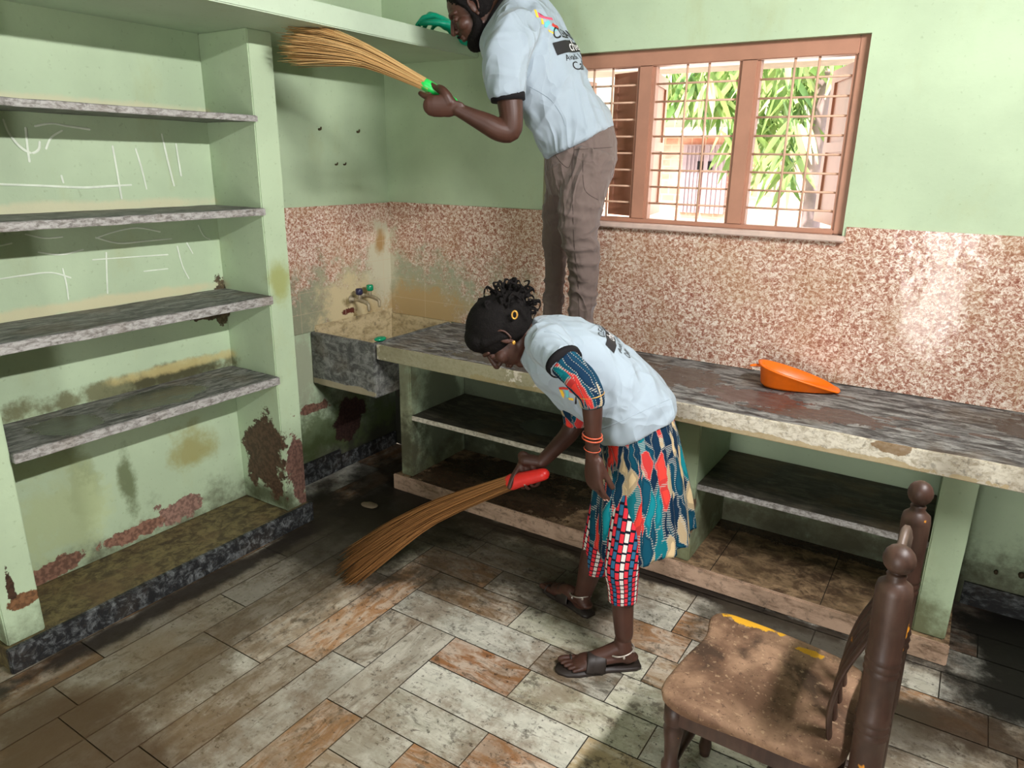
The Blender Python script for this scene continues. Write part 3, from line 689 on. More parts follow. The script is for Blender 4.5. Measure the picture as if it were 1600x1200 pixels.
# ------------------------------------------------------------------ little things
M_rust = plain('rusty iron', L(70, 58, 36), .7)
def hook(p, nrm, label, k=1):
    bm = bmesh.new(); p = V(p); n_ = V(nrm)
    tube(bm, [(p - n_ * .004, .006 * k), (p + n_ * .012, .005 * k), (p + n_ * .016 + V((0, 0, .008)), .004 * k)], 8, 3)
    single('wall_peg', bm, M_rust, label, 'peg', tuple(p), True, 'pegs in the walls')
hook(onp(498, 202, 0, 0), (1, 0, 0), 'rusty wall peg left of its twin, high above the sink'); hook(onp(558, 206, 0, 0), (1, 0, 0), 'rusty wall peg nearer the corner, high above the sink')
hook(onp(524, 257, 0, 0), (1, 0, 0), 'tiny lower wall peg, left of a close pair above the sink tiles', .7); hook(onp(537, 257, 0, 0), (1, 0, 0), 'tiny lower wall peg, right of a close pair above the sink tiles', .7)
hook(onp(1556, 893, 1, 0), (0, -1, 0), 'small dark peg low on the wall under the counter, right of the last post', 1.3); hook(onp(1596, 898, 1, 0), (0, -1, 0), 'larger dark peg low on the wall at the right edge of the photo', 2)
bm = bmesh.new(); c = onp(577, 789, 2, .008); ell(bm, c, V((.045, .01, 0)), V((-.008, .026, 0)), V((0, 0, .009))); wrinkle(bm, lambda p: noise.noise(p * 60) * .004)
single('stone', bm, plain('muddy stone', L(120, 106, 84), .8), 'small pale muddy stone lying on the dark floor below the sink', 'stone', tuple(c), True)

# dustpan on the counter
A = onp(1193, 600, 2, .80); B = onp(1303, 611, 2, .80)
A = V((2.105, -.205, .801)); B = V((2.375, -.125, .801)); ex = (B - A); LN = ex.length; ex.normalize(); ey = V((-ex.y, ex.x, 0))
sc_ = thing('dustpan', 'orange plastic dustpan lying on the countertop against the tiles', 'dustpan', tuple(A))
def panring(inset, zf, z0, n=48):
    r = []
    for k in range(n):
        t = 2 * PI * k / n; cx = math.cos(t); sy = math.sin(t)
        x = LN * .5 + LN * .52 * math.copysign(abs(cx) ** .8, cx) * (1 if cx < 0 else 1.0); y = .085 * math.copysign(abs(sy) ** .7, sy) * (1 - .25 * max(0, (x / LN - .5)))
        x = LN * .5 + (x - LN * .5) * (1 - inset / (LN / 2)); y *= 1 - inset / .085
        h = z0 + zf * .082 * max(0, 1 - (x / LN)) ** .85
        r.append(A + ex * x + ey * (y + .0) + V((0, 0, h)))
    return r
bm = bmesh.new(); rings(bm, [panring(.02, 0, .002), panring(.008, .15, .002), panring(.002, .9, .004), panring(-.007, 1.0, .004), panring(-.008, 1.0, .008), panring(.004, 1.0, .009), panring(.010, .2, .007), panring(.022, .0, .006)])
obj('pan', bm, M_orange, sc_, True)
bm = bmesh.new(); h0 = A + ex * .0 + V((0, 0, .075)); tube(bm, [(h0 + ex * .012, .011), (h0 - ex * .015 + V((0, 0, .003)), .010), (h0 - ex * .035, .009)], 12, 3, flat=.5, side=ey)
obj('handle', bm, M_orange, sc_, True)

# ------------------------------------------------------------------ chair
ch = thing('wooden_chair', 'dusty dark brown wooden chair with turned back posts and ball finials', 'chair', (2.5, -1.48, 0))
SZ = .452
def seat_ring(z, ins):
    ctrl = [(2.285, -1.60), (2.295, -1.655), (2.36, -1.682), (2.50, -1.675), (2.64, -1.67), (2.69, -1.62), (2.70, -1.48), (2.695, -1.35), (2.66, -1.30), (2.55, -1.275), (2.42, -1.262), (2.33, -1.262), (2.298, -1.30), (2.312, -1.39), (2.295, -1.50)]
    P2 = cat([tuple(c) for c in ctrl + ctrl[:1]], 5)[:-1]; cx, cy = 2.49, -1.475
    return [V((cx + (x - cx) * (1 - ins / .2), cy + (y - cy) * (1 - ins / .2), z)) for x, y in P2]
bm = bmesh.new(); rings(bm, [seat_ring(SZ - .034, .012), seat_ring(SZ - .028, .003), seat_ring(SZ - .010, 0), seat_ring(SZ - .003, .004), seat_ring(SZ, .014), seat_ring(SZ - .003, .07), seat_ring(SZ - .006, .14)])
obj('seat', bm, M_seat, ch, True)
bm = bmesh.new(); box(bm, 2.33, 2.68, -1.655, -1.635, SZ - .085, SZ - .033, .003); box(bm, 2.33, 2.68, -1.318, -1.298, SZ - .085, SZ - .033, .003); box(bm, 2.318, 2.336, -1.64, -1.31, SZ - .085, SZ - .033, .003); box(bm, 2.67, 2.69, -1.64, -1.31, SZ - .085, SZ - .033, .003)
obj('apron', bm, M_wood, ch)
def post_prof(s=1.0, top=.965):
    p = [(.001, 0), (.022, 0), (.024, .10), (.020, .14), (.026, .16), (.026, .36), (.030, .40), (.030, .50)]
    for z in (.555, .573, .591): p += [(.030, z - .007), (.033, z), (.030, z + .007)]
    for z in (.70, .716, .732): p += [(.030, z - .006), (.0325, z), (.030, z + .006)]
    p += [(.0315, .80), (.0325, .875), (.030, .889), (.020, .897), (.016, .903), (.018, .909), (.015, .914)]
    c, r = .914 + .027, .0285
    for a in (-70, -50, -30, -10, 10, 30, 50, 70, 85): p.append((r * math.cos(math.radians(a)), c + r * math.sin(math.radians(a))))
    p.append((.0005, c + r)); return [(r_ * s, z) for r_, z in p]
for (x, y, s) in ((2.737, -1.652, 1.0), (2.747, -1.318, .92)):
    sh = Matrix.Identity(4); sh[0][2] = -.022; sh[1][2] = (-.004 if y < -1.5 else .004)
    bm = bmesh.new(); lathe(bm, post_prof(s), Matrix.Translation((x, y, 0)) @ sh, 24); obj('back_post', bm, M_wood, ch, True)
def leg_prof(): return [(.001, 0), (.014, 0), (.018, .03), (.014, .06), (.022, .10), (.024, .18), (.016, .215), (.022, .225), (.022, .24), (.016, .25), (.019, .30), (.025, .345), (.020, .358), (.026, .366), (.026, SZ - .035), (.001, SZ - .035)]
for (x, y) in ((2.325, -1.635), (2.325, -1.31)):
    bm = bmesh.new(); lathe(bm, leg_prof(), Matrix.Translation((x, y, 0)), 20); obj('front_leg', bm, M_wood, ch, True)
for a, b in (((2.325, -1.635, .17), (2.735, -1.65, .17)), ((2.325, -1.31, .17), (2.742, -1.32, .17)), ((2.325, -1.31, .22), (2.325, -1.635, .22)), ((2.53, -1.64, .17), (2.53, -1.315, .17))):
    bm = bmesh.new(); A_, B_ = V(a), V(b); tube(bm, [(A_, .009), (A_.lerp(B_, .25), .011), (A_.lerp(B_, .5), .016), (A_.lerp(B_, .75), .011), (B_, .009)], 12, 4); obj('stretcher', bm, M_wood, ch, True)
# crest rail with two humps and a lower rail, bowed slats between
def rail(z0, z1, hump, mat, nm, xo=0, th_=.011):
    bm = bmesh.new(); n = 28; rs = []
    for i in range(n + 1):
        t = i / n; y = -1.640 + .31 * t; bow = -.012 * math.sin(PI * t); x = 2.722 + xo + bow
        top = z1 + hump * (abs(math.sin(2 * PI * t)) ** 1.5)
        rs.append([V((x - th_, y, z0)), V((x + th_, y, z0)), V((x + th_, y, top - .008)), V((x + th_ * .5, y, top)), V((x - th_ * .5, y, top)), V((x - th_, y, top - .008))])
    rings(bm, rs); obj(nm, bm, mat, ch, True)
rail(.79, .845, .052, M_woodpale, 'crest_rail', 0, .009); rail(.52, .545, 0, M_wood, 'lower_rail', .006)
for i in range(4):
    y = -1.585 + i * .066
    bm = bmesh.new(); P3 = [(V((2.652, y, SZ - .016)), .017), (V((2.642, y, .52)), .018), (V((2.656, y, .62)), .018), (V((2.690, y, .72)), .017), (V((2.712, y, .81)), .015)]
    tube(bm, P3, 12, 5, flat=.34, side=V((0, 1, 0)), dome=False); obj('back_slat', bm, M_wood, ch, True)

# ------------------------------------------------------------------ tube lamp on the right wall (lights the room)
tl_ = thing('tube_lamp', 'white fluorescent tube lamp high on the right-hand wall', 'lamp', (3.60, -1.75, 2.61))
bm = bmesh.new(); box(bm, 3.585, 3.618, -2.38, -1.12, 2.625, 2.665, .004); obj('lamp_holder', bm, M_ceil, tl_)
em = bpy.data.materials.new('lit tube'); em.use_nodes = True; eb = em.node_tree.nodes['Principled BSDF']; eb.inputs['Emission Color'].default_value = (1, .97, .9, 1); eb.inputs['Emission Strength'].default_value = 6
bm = bmesh.new(); tube(bm, [(V((3.575, -2.34, 2.63)), .013), (V((3.575, -1.16, 2.63)), .013)], 12, 1); obj('glass_tube', bm, em, tl_, True)


# ------------------------------------------------------------------ people
def head(bm, c, up, face, k=1.0, ears=True):
    up = up.normalized(); face = (face - up * face.dot(up)).normalized(); sd = face.cross(up)
    E = lambda f, s, u: c + (face * f + sd * s + up * u) * k
    ell(bm, E(-.012, 0, .032), face * .094 * k, sd * .075 * k, up * .086 * k, 28)
    ell(bm, E(.022, 0, -.030), face * .066 * k, sd * .060 * k, up * .078 * k, 24)
    ell(bm, E(.050, 0, -.090), face * .032 * k, sd * .032 * k, up * .024 * k)
    ell(bm, E(-.005, 0, -.060), face * .055 * k, sd * .056 * k, up * .036 * k)
    tube(bm, [(E(.080, 0, .022), .008 * k), (E(.093, 0, .002), .010 * k), (E(.106, 0, -.020), .013 * k)], 12, 3)
    for s in (-1, 1):
        ell(bm, E(.094, s * .013, -.026), face * .011 * k, sd * .009 * k, up * .008 * k, 12)
        ell(bm, E(.052, s * .040, -.022), face * .028 * k, sd * .024 * k, up * .026 * k, 14)
        tube(bm, [(E(.082, s * .012, .030), .008 * k), (E(.078, s * .034, .034), .008 * k), (E(.062, s * .052, .026), .007 * k)], 10, 3)
        ell(bm, E(.070, s * .031, .008), face * .0135 * k, sd * .016 * k, up * .0115 * k, 14)      # eyelid over the eyeball
        if ears:
            eb = E(-.008, s * .074, -.002)
            ell(bm, eb, face * .014 * k + sd * s * .004 * k, sd * s * .007 * k, up * .026 * k, 14)
            pts = [(-.010, -.026), (.000, -.030), (-.014, -.018), (-.024, .004), (-.022, .024), (-.008, .034), (.006, .028), (.010, .014)]
            tube(bm, [(eb + (face * a + up * b + sd * s * (.010 if a < -.008 else .005)) * k, .0042 * k) for a, b in pts[2:]], 8, 3)
            ell(bm, eb + (face * -.002 + up * -.028 + sd * s * .004) * k, face * .008 * k, sd * .005 * k, up * .009 * k, 10)
    ell(bm, E(.086, 0, -.052), face * .012 * k, sd * .025 * k, up * .0065 * k, 14)
    ell(bm, E(.084, 0, -.064), face * .012 * k, sd * .021 * k, up * .0075 * k, 14)
    return E, face, sd, up
def hand(bm, wr, d, n, s, curls, k=1.0, thumb=(.55, .75, .3), tc=.5, spread=.06, nails=None):
    d = d.normalized(); n = (n - d * n.dot(d)).normalized(); s = (s - d * s.dot(d) - n * s.dot(n)).normalized()
    Q = lambda a, b, c_: wr + (d * a + s * b + n * c_) * k
    tube(bm, [(Q(-.012, 0, 0), .026 * k), (Q(.015, 0, 0), .031 * k), (Q(.05, .002, 0), .040 * k), (Q(.082, 0, 0), .040 * k)], 20, 4, flat=.40, side=s)
    ell(bm, Q(.03, .022, .008), d * .032 * k, s * .018 * k, n * .016 * k, 14); ell(bm, Q(.035, -.024, .006), d * .034 * k, s * .014 * k, n * .013 * k, 14)
    for i in range(4):
        ln = (.074, .083, .077, .061)[i]; p = Q((.082, .088, .084, .074)[i], .031 - .0205 * i, 0); th = 0; r = .0092 - .0006 * i
        cu = curls[i] if isinstance(curls[0], (tuple, list)) else curls
        pts = [(p - d * .012 * k, r * k), (p, r * 1.05 * k)]
        for j, fr in enumerate((.45, .30, .25)):
            th += cu[j]; dk = d * math.cos(th) + n * math.sin(th) + s * spread * (1.5 - i)
            dk.normalize(); p = p + dk * ln * fr * k; pts.append((p, (r - .0008 * (j + 1)) * k))
        tube(bm, pts, 12, 3)
        if nails is not None: nails.append((p - dk * .004 * k, dk, (-n * math.cos(th) + d * math.sin(th)).normalized(), s))
    p = Q(.018, .026, .006); a, b, c_ = thumb; dk = (d * a + s * b + n * c_).normalized(); pts = [(p, .013 * k)]
    for j, ln in enumerate((.040, .033, .026)):
        p = p + dk * ln * k; pts.append((p, (.0115 - .001 * j) * k)); dk = (dk + (d * .5 + n * .6) * tc * .6).normalized()
    tube(bm, pts, 12, 3)
def foot(bm, ank, heel, toe, k=1.0, med=1):
    d = (toe - heel); ln = d.length; d.normalize(); s = V((-d.y, d.x, 0)).normalized() * med; u = s.cross(d); u = u if u.z > 0 else -u
    F = lambda a, b, c_: heel + d * a * ln + s * b + u * c_
    tube(bm, [(ank, .031 * k), (F(.20, 0, .055 * k), .034 * k), (F(.15, 0, .035 * k), .031 * k)], 16, 4)
    tube(bm, [(F(.10, 0, .030 * k), .028 * k), (F(.30, 0, .034 * k), .031 * k), (F(.52, .002, .026 * k), .036 * k), (F(.68, .002, .018 * k), .042 * k), (F(.73, 0, .014 * k), .038 * k)], 18, 4, flat=.62, side=s)
    tube(bm, [(ank - V((0, 0, .02)), .026 * k), (F(.42, .004, .045 * k), .028 * k), (F(.62, .004, .026 * k), .026 * k)], 14, 4)
    for i in range(5):
        b = (.035, .0145, -.003, -.020, -.036)[i] * k; L_ = (.995, .985, .955, .915, .87)[i]; r = (.0120, .0082, .0079, .0076, .0072)[i] * k
        tube(bm, [(F(.70, b * .9, .014 * k), r), (F(L_ - .08, b, .013 * k), r * 1.0), (F(L_ - .03, b, .010 * k), r)], 10, 3)
    return F, d, s, u
def sandal(parent, F, d, s, u, k, label=None):
    bm = bmesh.new(); prof = [(-.02, .022), (.05, .031), (.2, .032), (.4, .031), (.6, .040), (.78, .046), (.92, .040), (1.02, .022), (1.05, .004)]
    top = []; bot = []
    out = [(a, b) for a, b in prof] + [(a, -b) for a, b in prof[::-1]]
    rings(bm, [[F(a, b * k, -.012) for a, b in out], [F(a, b * k * 1.03, -.007) for a, b in out], [F(a, b * k, .001) for a, b in out]])
    sn = obj('sandal', bm, M_sand, parent, True)
    if label: sn['label'] = label
    bm = bmesh.new()
    for a0, w_ in ((.50, .024), (.58, .020)):
        pts = [(F(a0 + (t - .5) * .1, math.cos(PI * t) * .043 * k, -.002 + math.sin(PI * t) * .054 * k), w_) for t in [i / 10 for i in range(11)]]
        tube(bm, pts, 10, 2, flat=.12, side=d, dome=False)
    obj('strap', bm, M_sand, sn, True)
    bm = bmesh.new(); tube(bm, [(F(.84, .030 * k + .016 * math.cos(PI * t), .004 + .020 * math.sin(PI * t)), .0035) for t in [i / 8 for i in range(9)]], 8, 2); obj('toe_loop', bm, M_sand, sn, True)
    return sn
def ringtube(c, a, b, r, n=28, seg=8):
    bm = bmesh.new(); rs = []
    for i in range(n):
        t = 2 * PI * i / n; p = c + a * math.cos(t) + b * math.sin(t); o_ = (p - c).normalized(); z = a.cross(b).normalized()
        rs.append([p + o_ * r * math.cos(2 * PI * j / seg) + z * r * math.sin(2 * PI * j / seg) for j in range(seg)])
    vs = [[bm.verts.new(p) for p in q] for q in rs]
    for i in range(n):
        for j in range(seg): bm.faces.new((vs[i][j], vs[i][(j + 1) % seg], vs[(i + 1) % n][(j + 1) % seg], vs[(i + 1) % n][j]))
    return bm
def scaleuv(bm, su, sv):
    l = bm.loops.layers.uv.verify()
    for f in bm.faces:
        for q in f.loops: q[l].uv = (q[l].uv[0] * su, q[l].uv[1] * sv)
def folds(amp, sx=9, ax=None, seed=0):
    def fn(p):
        q = V(p)
        if ax is not None: q = q - ax * q.dot(ax) * .72
        a = noise.noise(q * sx + V((seed, 0, 0))); b = noise.noise(q * sx * 2.1 + V((0, seed, 3)))
        return amp * ((1 - abs(a) * 2.2) * .8 + b * .5)
    return fn
def bvh_of(me, o):
    return BVHTree.FromPolygons([V(v.co) + off_of(o) for v in me.vertices], [tuple(p.vertices) for p in me.polygons])
def off_of(o):
    s = V((0, 0, 0)); r = o.parent
    while r is not None: s += r.location; r = r.parent
    return s
def print_text(body, size, O, X, Y, dirn, bvh, mat, parent, nm='print_text', bold=0.0, box_=None, lift=.0016):
    X = X.normalized(); Y = Y.normalized(); bm = bmesh.new()
    if body is not None:
        cu = bpy.data.curves.new('t', 'FONT'); cu.body = body; cu.size = size; cu.align_x = 'CENTER'; cu.align_y = 'CENTER'; cu.offset = bold
        to = bpy.data.objects.new('t', cu); COL.objects.link(to); dg = bpy.context.evaluated_depsgraph_get(); dg.update()
        me = bpy.data.meshes.new_from_object(to.evaluated_get(dg)); bpy.data.objects.remove(to)
        bm.from_mesh(me)
    else:
        x0, x1, y0, y1 = box_; quad(bm, V((x0, y0, 0)), V((x1, y0, 0)), V((x1, y1, 0)), V((x0, y1, 0)))
    bmesh.ops.triangulate(bm, faces=bm.faces)
    for _ in range(5):
        es = [e for e in bm.edges if e.calc_length() > .012]
        if not es: break
        bmesh.ops.subdivide_edges(bm, edges=es, cuts=1); bmesh.ops.triangulate(bm, faces=bm.faces)
    bad = []
    for v in bm.verts:
        p = O + X * v.co.x + Y * v.co.y
        h = bvh.ray_cast(p - dirn * .4, dirn)
        if h[0] is None: bad.append(v); continue
        v.co = h[0] - dirn * 0 + (h[1] if h[1].dot(dirn) < 0 else -h[1]) * lift
    bmesh.ops.delete(bm, geom=bad, context='VERTS')
    if len(bm.faces): return obj(nm, bm, mat, parent, True)
def logo_patch(pxs, bvh, mat, parent, lift=.0014):
    """a printed colour shape lying on the cloth"""
    bm = bmesh.new(); n = len(pxs); cx = sum(p[0] for p in pxs) / n; cy = sum(p[1] for p in pxs) / n
    rows = []
    for t in (0, .35, .7, 1.0):
        r = []
        for x, y in pxs:
            h = bvh.ray_cast(CAM, ray(cx + (x - cx) * t, cy + (y - cy) * t).normalized())
            if h[0] is None: return
            nn = h[1] if h[1].dot(CAM - h[0]) > 0 else -h[1]
            r.append(bm.verts.new(h[0] + nn * lift))
        rows.append(r)
    for a, b in zip(rows[:-1], rows[1:]):
        for i in range(n): bm.faces.new((a[i], a[(i + 1) % n], b[(i + 1) % n], b[i]))
    obj('print_shape', bm, mat, parent, True)
def seam(pts, bvh, mat, parent, r=.0012, nm='seam'):
    P3 = []
    for x, y in cat([tuple(map(float, p)) for p in pts], 6):
        h = bvh.ray_cast(CAM, ray(x, y).normalized())
        if h[0] is not None: P3.append((h[0], r))
    if len(P3) > 3:
        bm = bmesh.new(); tube(bm, P3, 6, 1); obj(nm, bm, mat, parent, True)
M_sand = plain('dark brown sandal', L(44, 36, 32), .5, .4)
M_silver = plain('silver chain', L(200, 190, 180), .35, .6, .1, 30, .1, .6)
M_copper = plain('orange bangle', L(206, 92, 60), .35, .5)
M_gold = plain('gold', L(214, 160, 70), .35, .6, .1, 30, .1, .5)
M_teal = plain('teal cuff cloth', L(22, 74, 86), .85, .15)
M_eye = plain('eye white', L(220, 210, 200), .3, .5); M_ink = plain('black print ink', L(36, 34, 36), .7); M_white = plain('white print ink', L(240, 240, 240), .7)
M_yel = plain('yellow print', L(252, 204, 60), .7); M_pink = plain('pink print', L(232, 92, 120), .7); M_cyan = plain('cyan print', L(110, 200, 206), .7); M_red = plain('red print', L(206, 60, 50), .7)
M_seam = plain('dark seam thread', L(70, 58, 54), .9)

# ---------------------------------------------------------------- the woman sweeping the floor
D0 = 2.25
wr_ = thing('person', 'person bent double sweeping the floor with a red-handled broom, teal patterned tunic under pale T-shirt', 'person', (1.80, -1.0, 0))
UPW = (LH * .93 + ZZ * .37).normalized(); FCW = (LH * .37 - ZZ * .93).normalized()
hc = at(786, 524, D0)
bm = bmesh.new()
E_, fc, sd, up = head(bm, hc, UPW, FCW, .96)
tube(bm, [(E_(-.03, 0, -.05), .050), (at(825, 533, D0), .048), (at(850, 540, D0), .060)], 18, 4)
sections(bm, [((1036, 645), (950, 672), D0, .125), ((1028, 615), (935, 645), D0, .115), ((995, 572), (908, 628), D0, .12), ((940, 524), (872, 600), D0, .135), ((890, 508), (850, 582), D0, .145), ((860, 508), (836, 566), D0, .11)], 32, 4)
ell(bm, at(1000, 668, D0), LH * .09, NH * .12, ZZ * .09)
# left (near) arm and hand
tube(bm, [tp(862, 540, 2.12, 24), tp(880, 565, 2.03, 23), tp(905, 592, 1.99, 21), tp(922, 614, 1.97, 18), tp(926, 650, 1.97, 15.5), tp(926, 690, 1.98, 12), tp(925, 712, 1.99, 10.5)], 18, 4)
lw = at(925, 712, 1.99); nails = []
hand(bm, lw, (at(929, 770, 1.985) - lw), -LH * .8 + NH * .6, -LH * .6 - NH * .8, [(.12, .3, .2), (.2, .35, .25), (.28, .4, .3), (.35, .45, .3)], .92, (.93, .22, .28), .15, .075, nails)
# right (far) arm gripping the broom
rw = at(846, 722, 2.375); hax = (at(848, 742, 2.33) - at(802, 752, 2.37)).normalized()      # broom handle runs along hax
tube(bm, [tp(872, 575, 2.38, 20), tp(890, 612, 2.43, 18), tp(899, 650, 2.44, 16), tp(890, 676, 2.43, 15), tp(870, 698, 2.40, 12.5), tuple((rw, 10.5 * scl(rw)))], 18, 4)
hm = at(824, 747, 2.35)
d_ = (-ZZ * .9 + LH * .2 + NH * .12).normalized(); n_ = (NH * .75 + ZZ * .1)
d_ = (d_ - hax * d_.dot(hax)).normalized(); n_ = hax.cross(d_).normalized();
if n_.dot(NH) > 0: n_ = -n_
palm = hm - n_ * .034 - d_ * .058
tube(bm, [(rw, .021), (palm, .024)], 12, 1)
hand(bm, palm, d_, n_, -hax, [(1.0, 1.1, .9), (1.05, 1.15, .9), (1.1, 1.15, .9), (1.15, 1.2, .9)], .92, (.45, .5, .8), .9, .0, nails)
# legs and feet
tube(bm, [tp(1000, 675, 2.18, 33), tp(990, 770, 2.14, 28), tp(977, 850, 2.08, 23), tp(972, 885, 2.06, 21), tp(973, 950, 2.05, 17), tp(975, 990, 2.045, 14.5)], 20, 4)
tube(bm, [tp(996, 670, 2.33, 33), tp(965, 760, 2.34, 28), tp(940, 832, 2.33, 23), tp(928, 870, 2.34, 21), tp(915, 915, 2.36, 15), tp(908, 935, 2.37, 13)], 20, 4)
h1, t1 = V((2.012, -1.060, .012)), V((1.802, -1.232, .012)); h2, t2 = V((1.752, -.902, .012)), V((1.515, -.822, .012))
Fn = foot(bm, at(973, 1000, 2.047), h1, t1, .92, 1 if V((-(t1 - h1).y, (t1 - h1).x, 0)).dot(NH) > 0 else -1)
Ff = foot(bm, at(909, 938, 2.37), h2, t2, .92, 1 if V((-(t2 - h2).y, (t2 - h2).x, 0)).dot(NH) < 0 else -1)
me = fuse(bm, .003, 4)
for v in me.vertices: v.co.z = max(v.co.z, .0125)
body = link('body', me, M_skin2, wr_)
for c_, dk, nb, s in nails:
    bm = bmesh.new(); ell(bm, c_ + nb * .0055, dk * .0065, s * .0048, nb * .0018, 10); obj('fingernail', bm, M_nail, body, True)
for i in range(5):
    pass
# eyes
for s in (-1, 1):
    bm = bmesh.new(); ell(bm, E_(.0665, s * .031, .002), fc * .0115, sd * .0125, up * .009, 14); obj('eye', bm, M_eye, body, True)
# hair: cap, loose bun and stray curls
bm = bmesh.new()
ell(bm, E_(-.020, 0, .042), fc * .101, sd * .084, up * .089, 28); ell(bm, E_(-.045, 0, .005), fc * .080, sd * .078, up * .080, 24)
ell(bm, E_(.035, 0, .070), fc * .050, sd * .072, up * .050, 20)
for s in (-1, 1): tube(bm, [(E_(.03, s * .066, .05), .018), (E_(-.0, s * .074, .022), .014), (E_(-.02, s * .070, -.01), .012)], 10, 3)
bc = at(797, 474, D0); 
for i in range(34):
    q = V([random.uniform(-1, 1) for _ in range(3)]).normalized(); ell(bm, bc + q * random.uniform(.02, .045) + V((0, 0, -.005)), V((.02, 0, 0)), V((0, .02, 0)), V((0, 0, .018)), 10)
for i in range(80):
    a = random.uniform(-1.3, 1.6); base = bc + V((0, 0, -.01)); dr = (LH * -math.sin(a) + ZZ * math.cos(a) + NH * random.uniform(-.7, .7)).normalized()
    ln = random.uniform(.045, .10); sdv = dr.cross(V([random.uniform(-1, 1) for _ in range(3)])).normalized()
    tube(bm, [(base + dr * .015, .007), (base + dr * ln * .6 + sdv * .01, .0055), (base + dr * ln + sdv * .026, .004), (base + dr * ln * .85 + sdv * .045 - ZZ * .008, .0028)], 6, 3)
for i in range(10):
    p = at(815 + i * 1.6, 488 + i * 1.6, D0 - .05 + .01 * i); tube(bm, [(bc, .014), ((bc + p) / 2 + V((0, 0, .012)), .012), (p, .010), (p + V((0, 0, -.022)) - LH * .012, .006)], 8, 3)
me = fuse(bm, .0034, 2); hair = link('hair', me, M_hair, wr_); hair['label'] = 'messy black hair in a loose bun'
bm = ringtube(at(804, 492, D0 - .085), LH * .008, ZZ * .012, .0032, 14, 6); obj('hair_tie', bm, M_gold, hair, True)
ear = at(795, 537, D0 - .075); bm = bmesh.new(); ell(bm, E_(-.01, -.084 if sd.dot(NH) > 0 else .084, -.035), LH * .006, NH * .004, ZZ * .007, 12); obj('earring', bm, M_gold, body, True)
# T-shirt
bm = bmesh.new()
sections(bm, [((1052, 631), (931, 679), D0, .175), ((1044, 606), (916, 656), D0, .172), ((1013, 574), (893, 639), D0, .168), ((976, 540), (868, 625), D0, .170), ((935, 513), (850, 608), D0, .178), ((890, 499), (835, 590), D0, .180), ((856, 498), (822, 576), D0, .135), ((836, 502), (812, 561), D0, .085)], 48, 5)
tube(bm, [tp(852, 532, 2.16, 32), tp(866, 548, 2.08, 31), tp(884, 568, 2.02, 27)], 24, 4, dome=False)
tube(bm, [tp(862, 550, 2.36, 32), tp(880, 590, 2.42, 30), tp(893, 620, 2.44, 27)], 24, 4)
me = fuse(bm, .0055, 8); bm = bm_of(me); wrinkle(bm, folds(.009, 10, (ZZ * .75 - LH * .35).normalized(), 2)); bmesh.ops.smooth_vert(bm, verts=bm.verts, factor=.5)
tee = obj('t_shirt', bm, M_tee, wr_, True); tb = bvh_of(tee.data, tee)
tee['label'] = 'pale T-shirt with printed back and chest emblem'
# black cuff round the near sleeve, then the patterned sleeve
cdir = (at(892, 580, 2.0) - at(868, 548, 2.07)).normalized()
bm = bmesh.new(); tube(bm, [(at(881, 565, 2.022) - cdir * .006, 31 * scl(at(881, 565, 2.02))), (at(881, 565, 2.022) + cdir * .010, 30 * scl(at(881, 565, 2.02)))], 28, 1, dome=False); obj('sleeve_cuff', bm, M_black, tee, True)
def sleeve(pts, nm='tunic_sleeve', mat=None, su=.33, sv=.4, folds_=.003):
    bm = bmesh.new(); tube(bm, pts, 28, 6, dome=False); scaleuv(bm, su, sv); wrinkle(bm, folds(folds_, 18)); return obj(nm, bm, mat or M_ikat, wr_, True)
sl_ = sleeve([tp(880, 564, 2.02, 24), tp(898, 582, 2.0, 23.5), tp(914, 600, 1.98, 23), tp(923, 616, 1.97, 20.5), tp(925, 632, 1.97, 18)])
bm = bmesh.new(); tube(bm, [tp(923.5, 617, 1.97, 20.5), tp(926, 634, 1.97, 18)], 28, 1, dome=False); obj('cuff_band', bm, M_teal, sl_, True)
bm = bmesh.new(); a_ = at(923.3, 616, 1.97); b_ = at(926, 634, 1.97); t_ = (b_ - a_).normalized(); e1 = t_.cross(NH).normalized(); e2 = t_.cross(e1)
obj('cuff_piping', ringtube(a_, e1 * 20.8 * scl(a_), e2 * 20.8 * scl(a_), .0016), M_gold, sl_, True)
sleeve([tp(890, 612, 2.43, 24), tp(899, 640, 2.44, 22), tp(900, 662, 2.44, 19)])
# tunic skirt with side slit
bm = bmesh.new()
vs = sections(bm, [((1044, 632), (934, 660), D0, .162), ((1056, 668), (934, 690), D0, .180), ((1065, 712), (936, 728), D0, .192), ((1075, 760), (927, 785), D0, .204), ((1080, 806), (925, 846), D0, .218)], 72, 8, 2.1, cap=False)
nr = len(vs) - 1; kill = []
bm.faces.ensure_lookup_table()
for j in range(len(vs)):
    f = j / nr
    for i, v in enumerate(vs[j]):
        t = 2 * PI * i / 72
        nrm = V(v.co - at(1000, 720, D0)); nrm.z = 0; nrm.normalize()
        v.co += nrm * .010 * f * (math.sin(t * 11 + 1.5 * math.sin(3 * t)) + .5 * math.sin(t * 23))
        if f > .35 and 0.6 < t < 2.4: v.co -= NH * .012 * (f - .35)
sl0 = 18.5                                                  # slit on the side towards the room
for f in bm.faces:
    idx = f.index; j, i = divmod(idx, 72); fr = j / nr
    if fr > .30:
        w_ = .4 + (fr - .30) * 1.9
        if abs(i + .5 - sl0) < w_: kill.append(f)
bmesh.ops.delete(bm, geom=kill, context='FACES')
sk_ = obj('tunic_skirt', bm, M_ikat, wr_, True); so = sk_.modifiers.new('s', 'SOLIDIFY'); so.thickness = .0022
sk_['label'] = 'teal, red and beige patterned tunic hem'
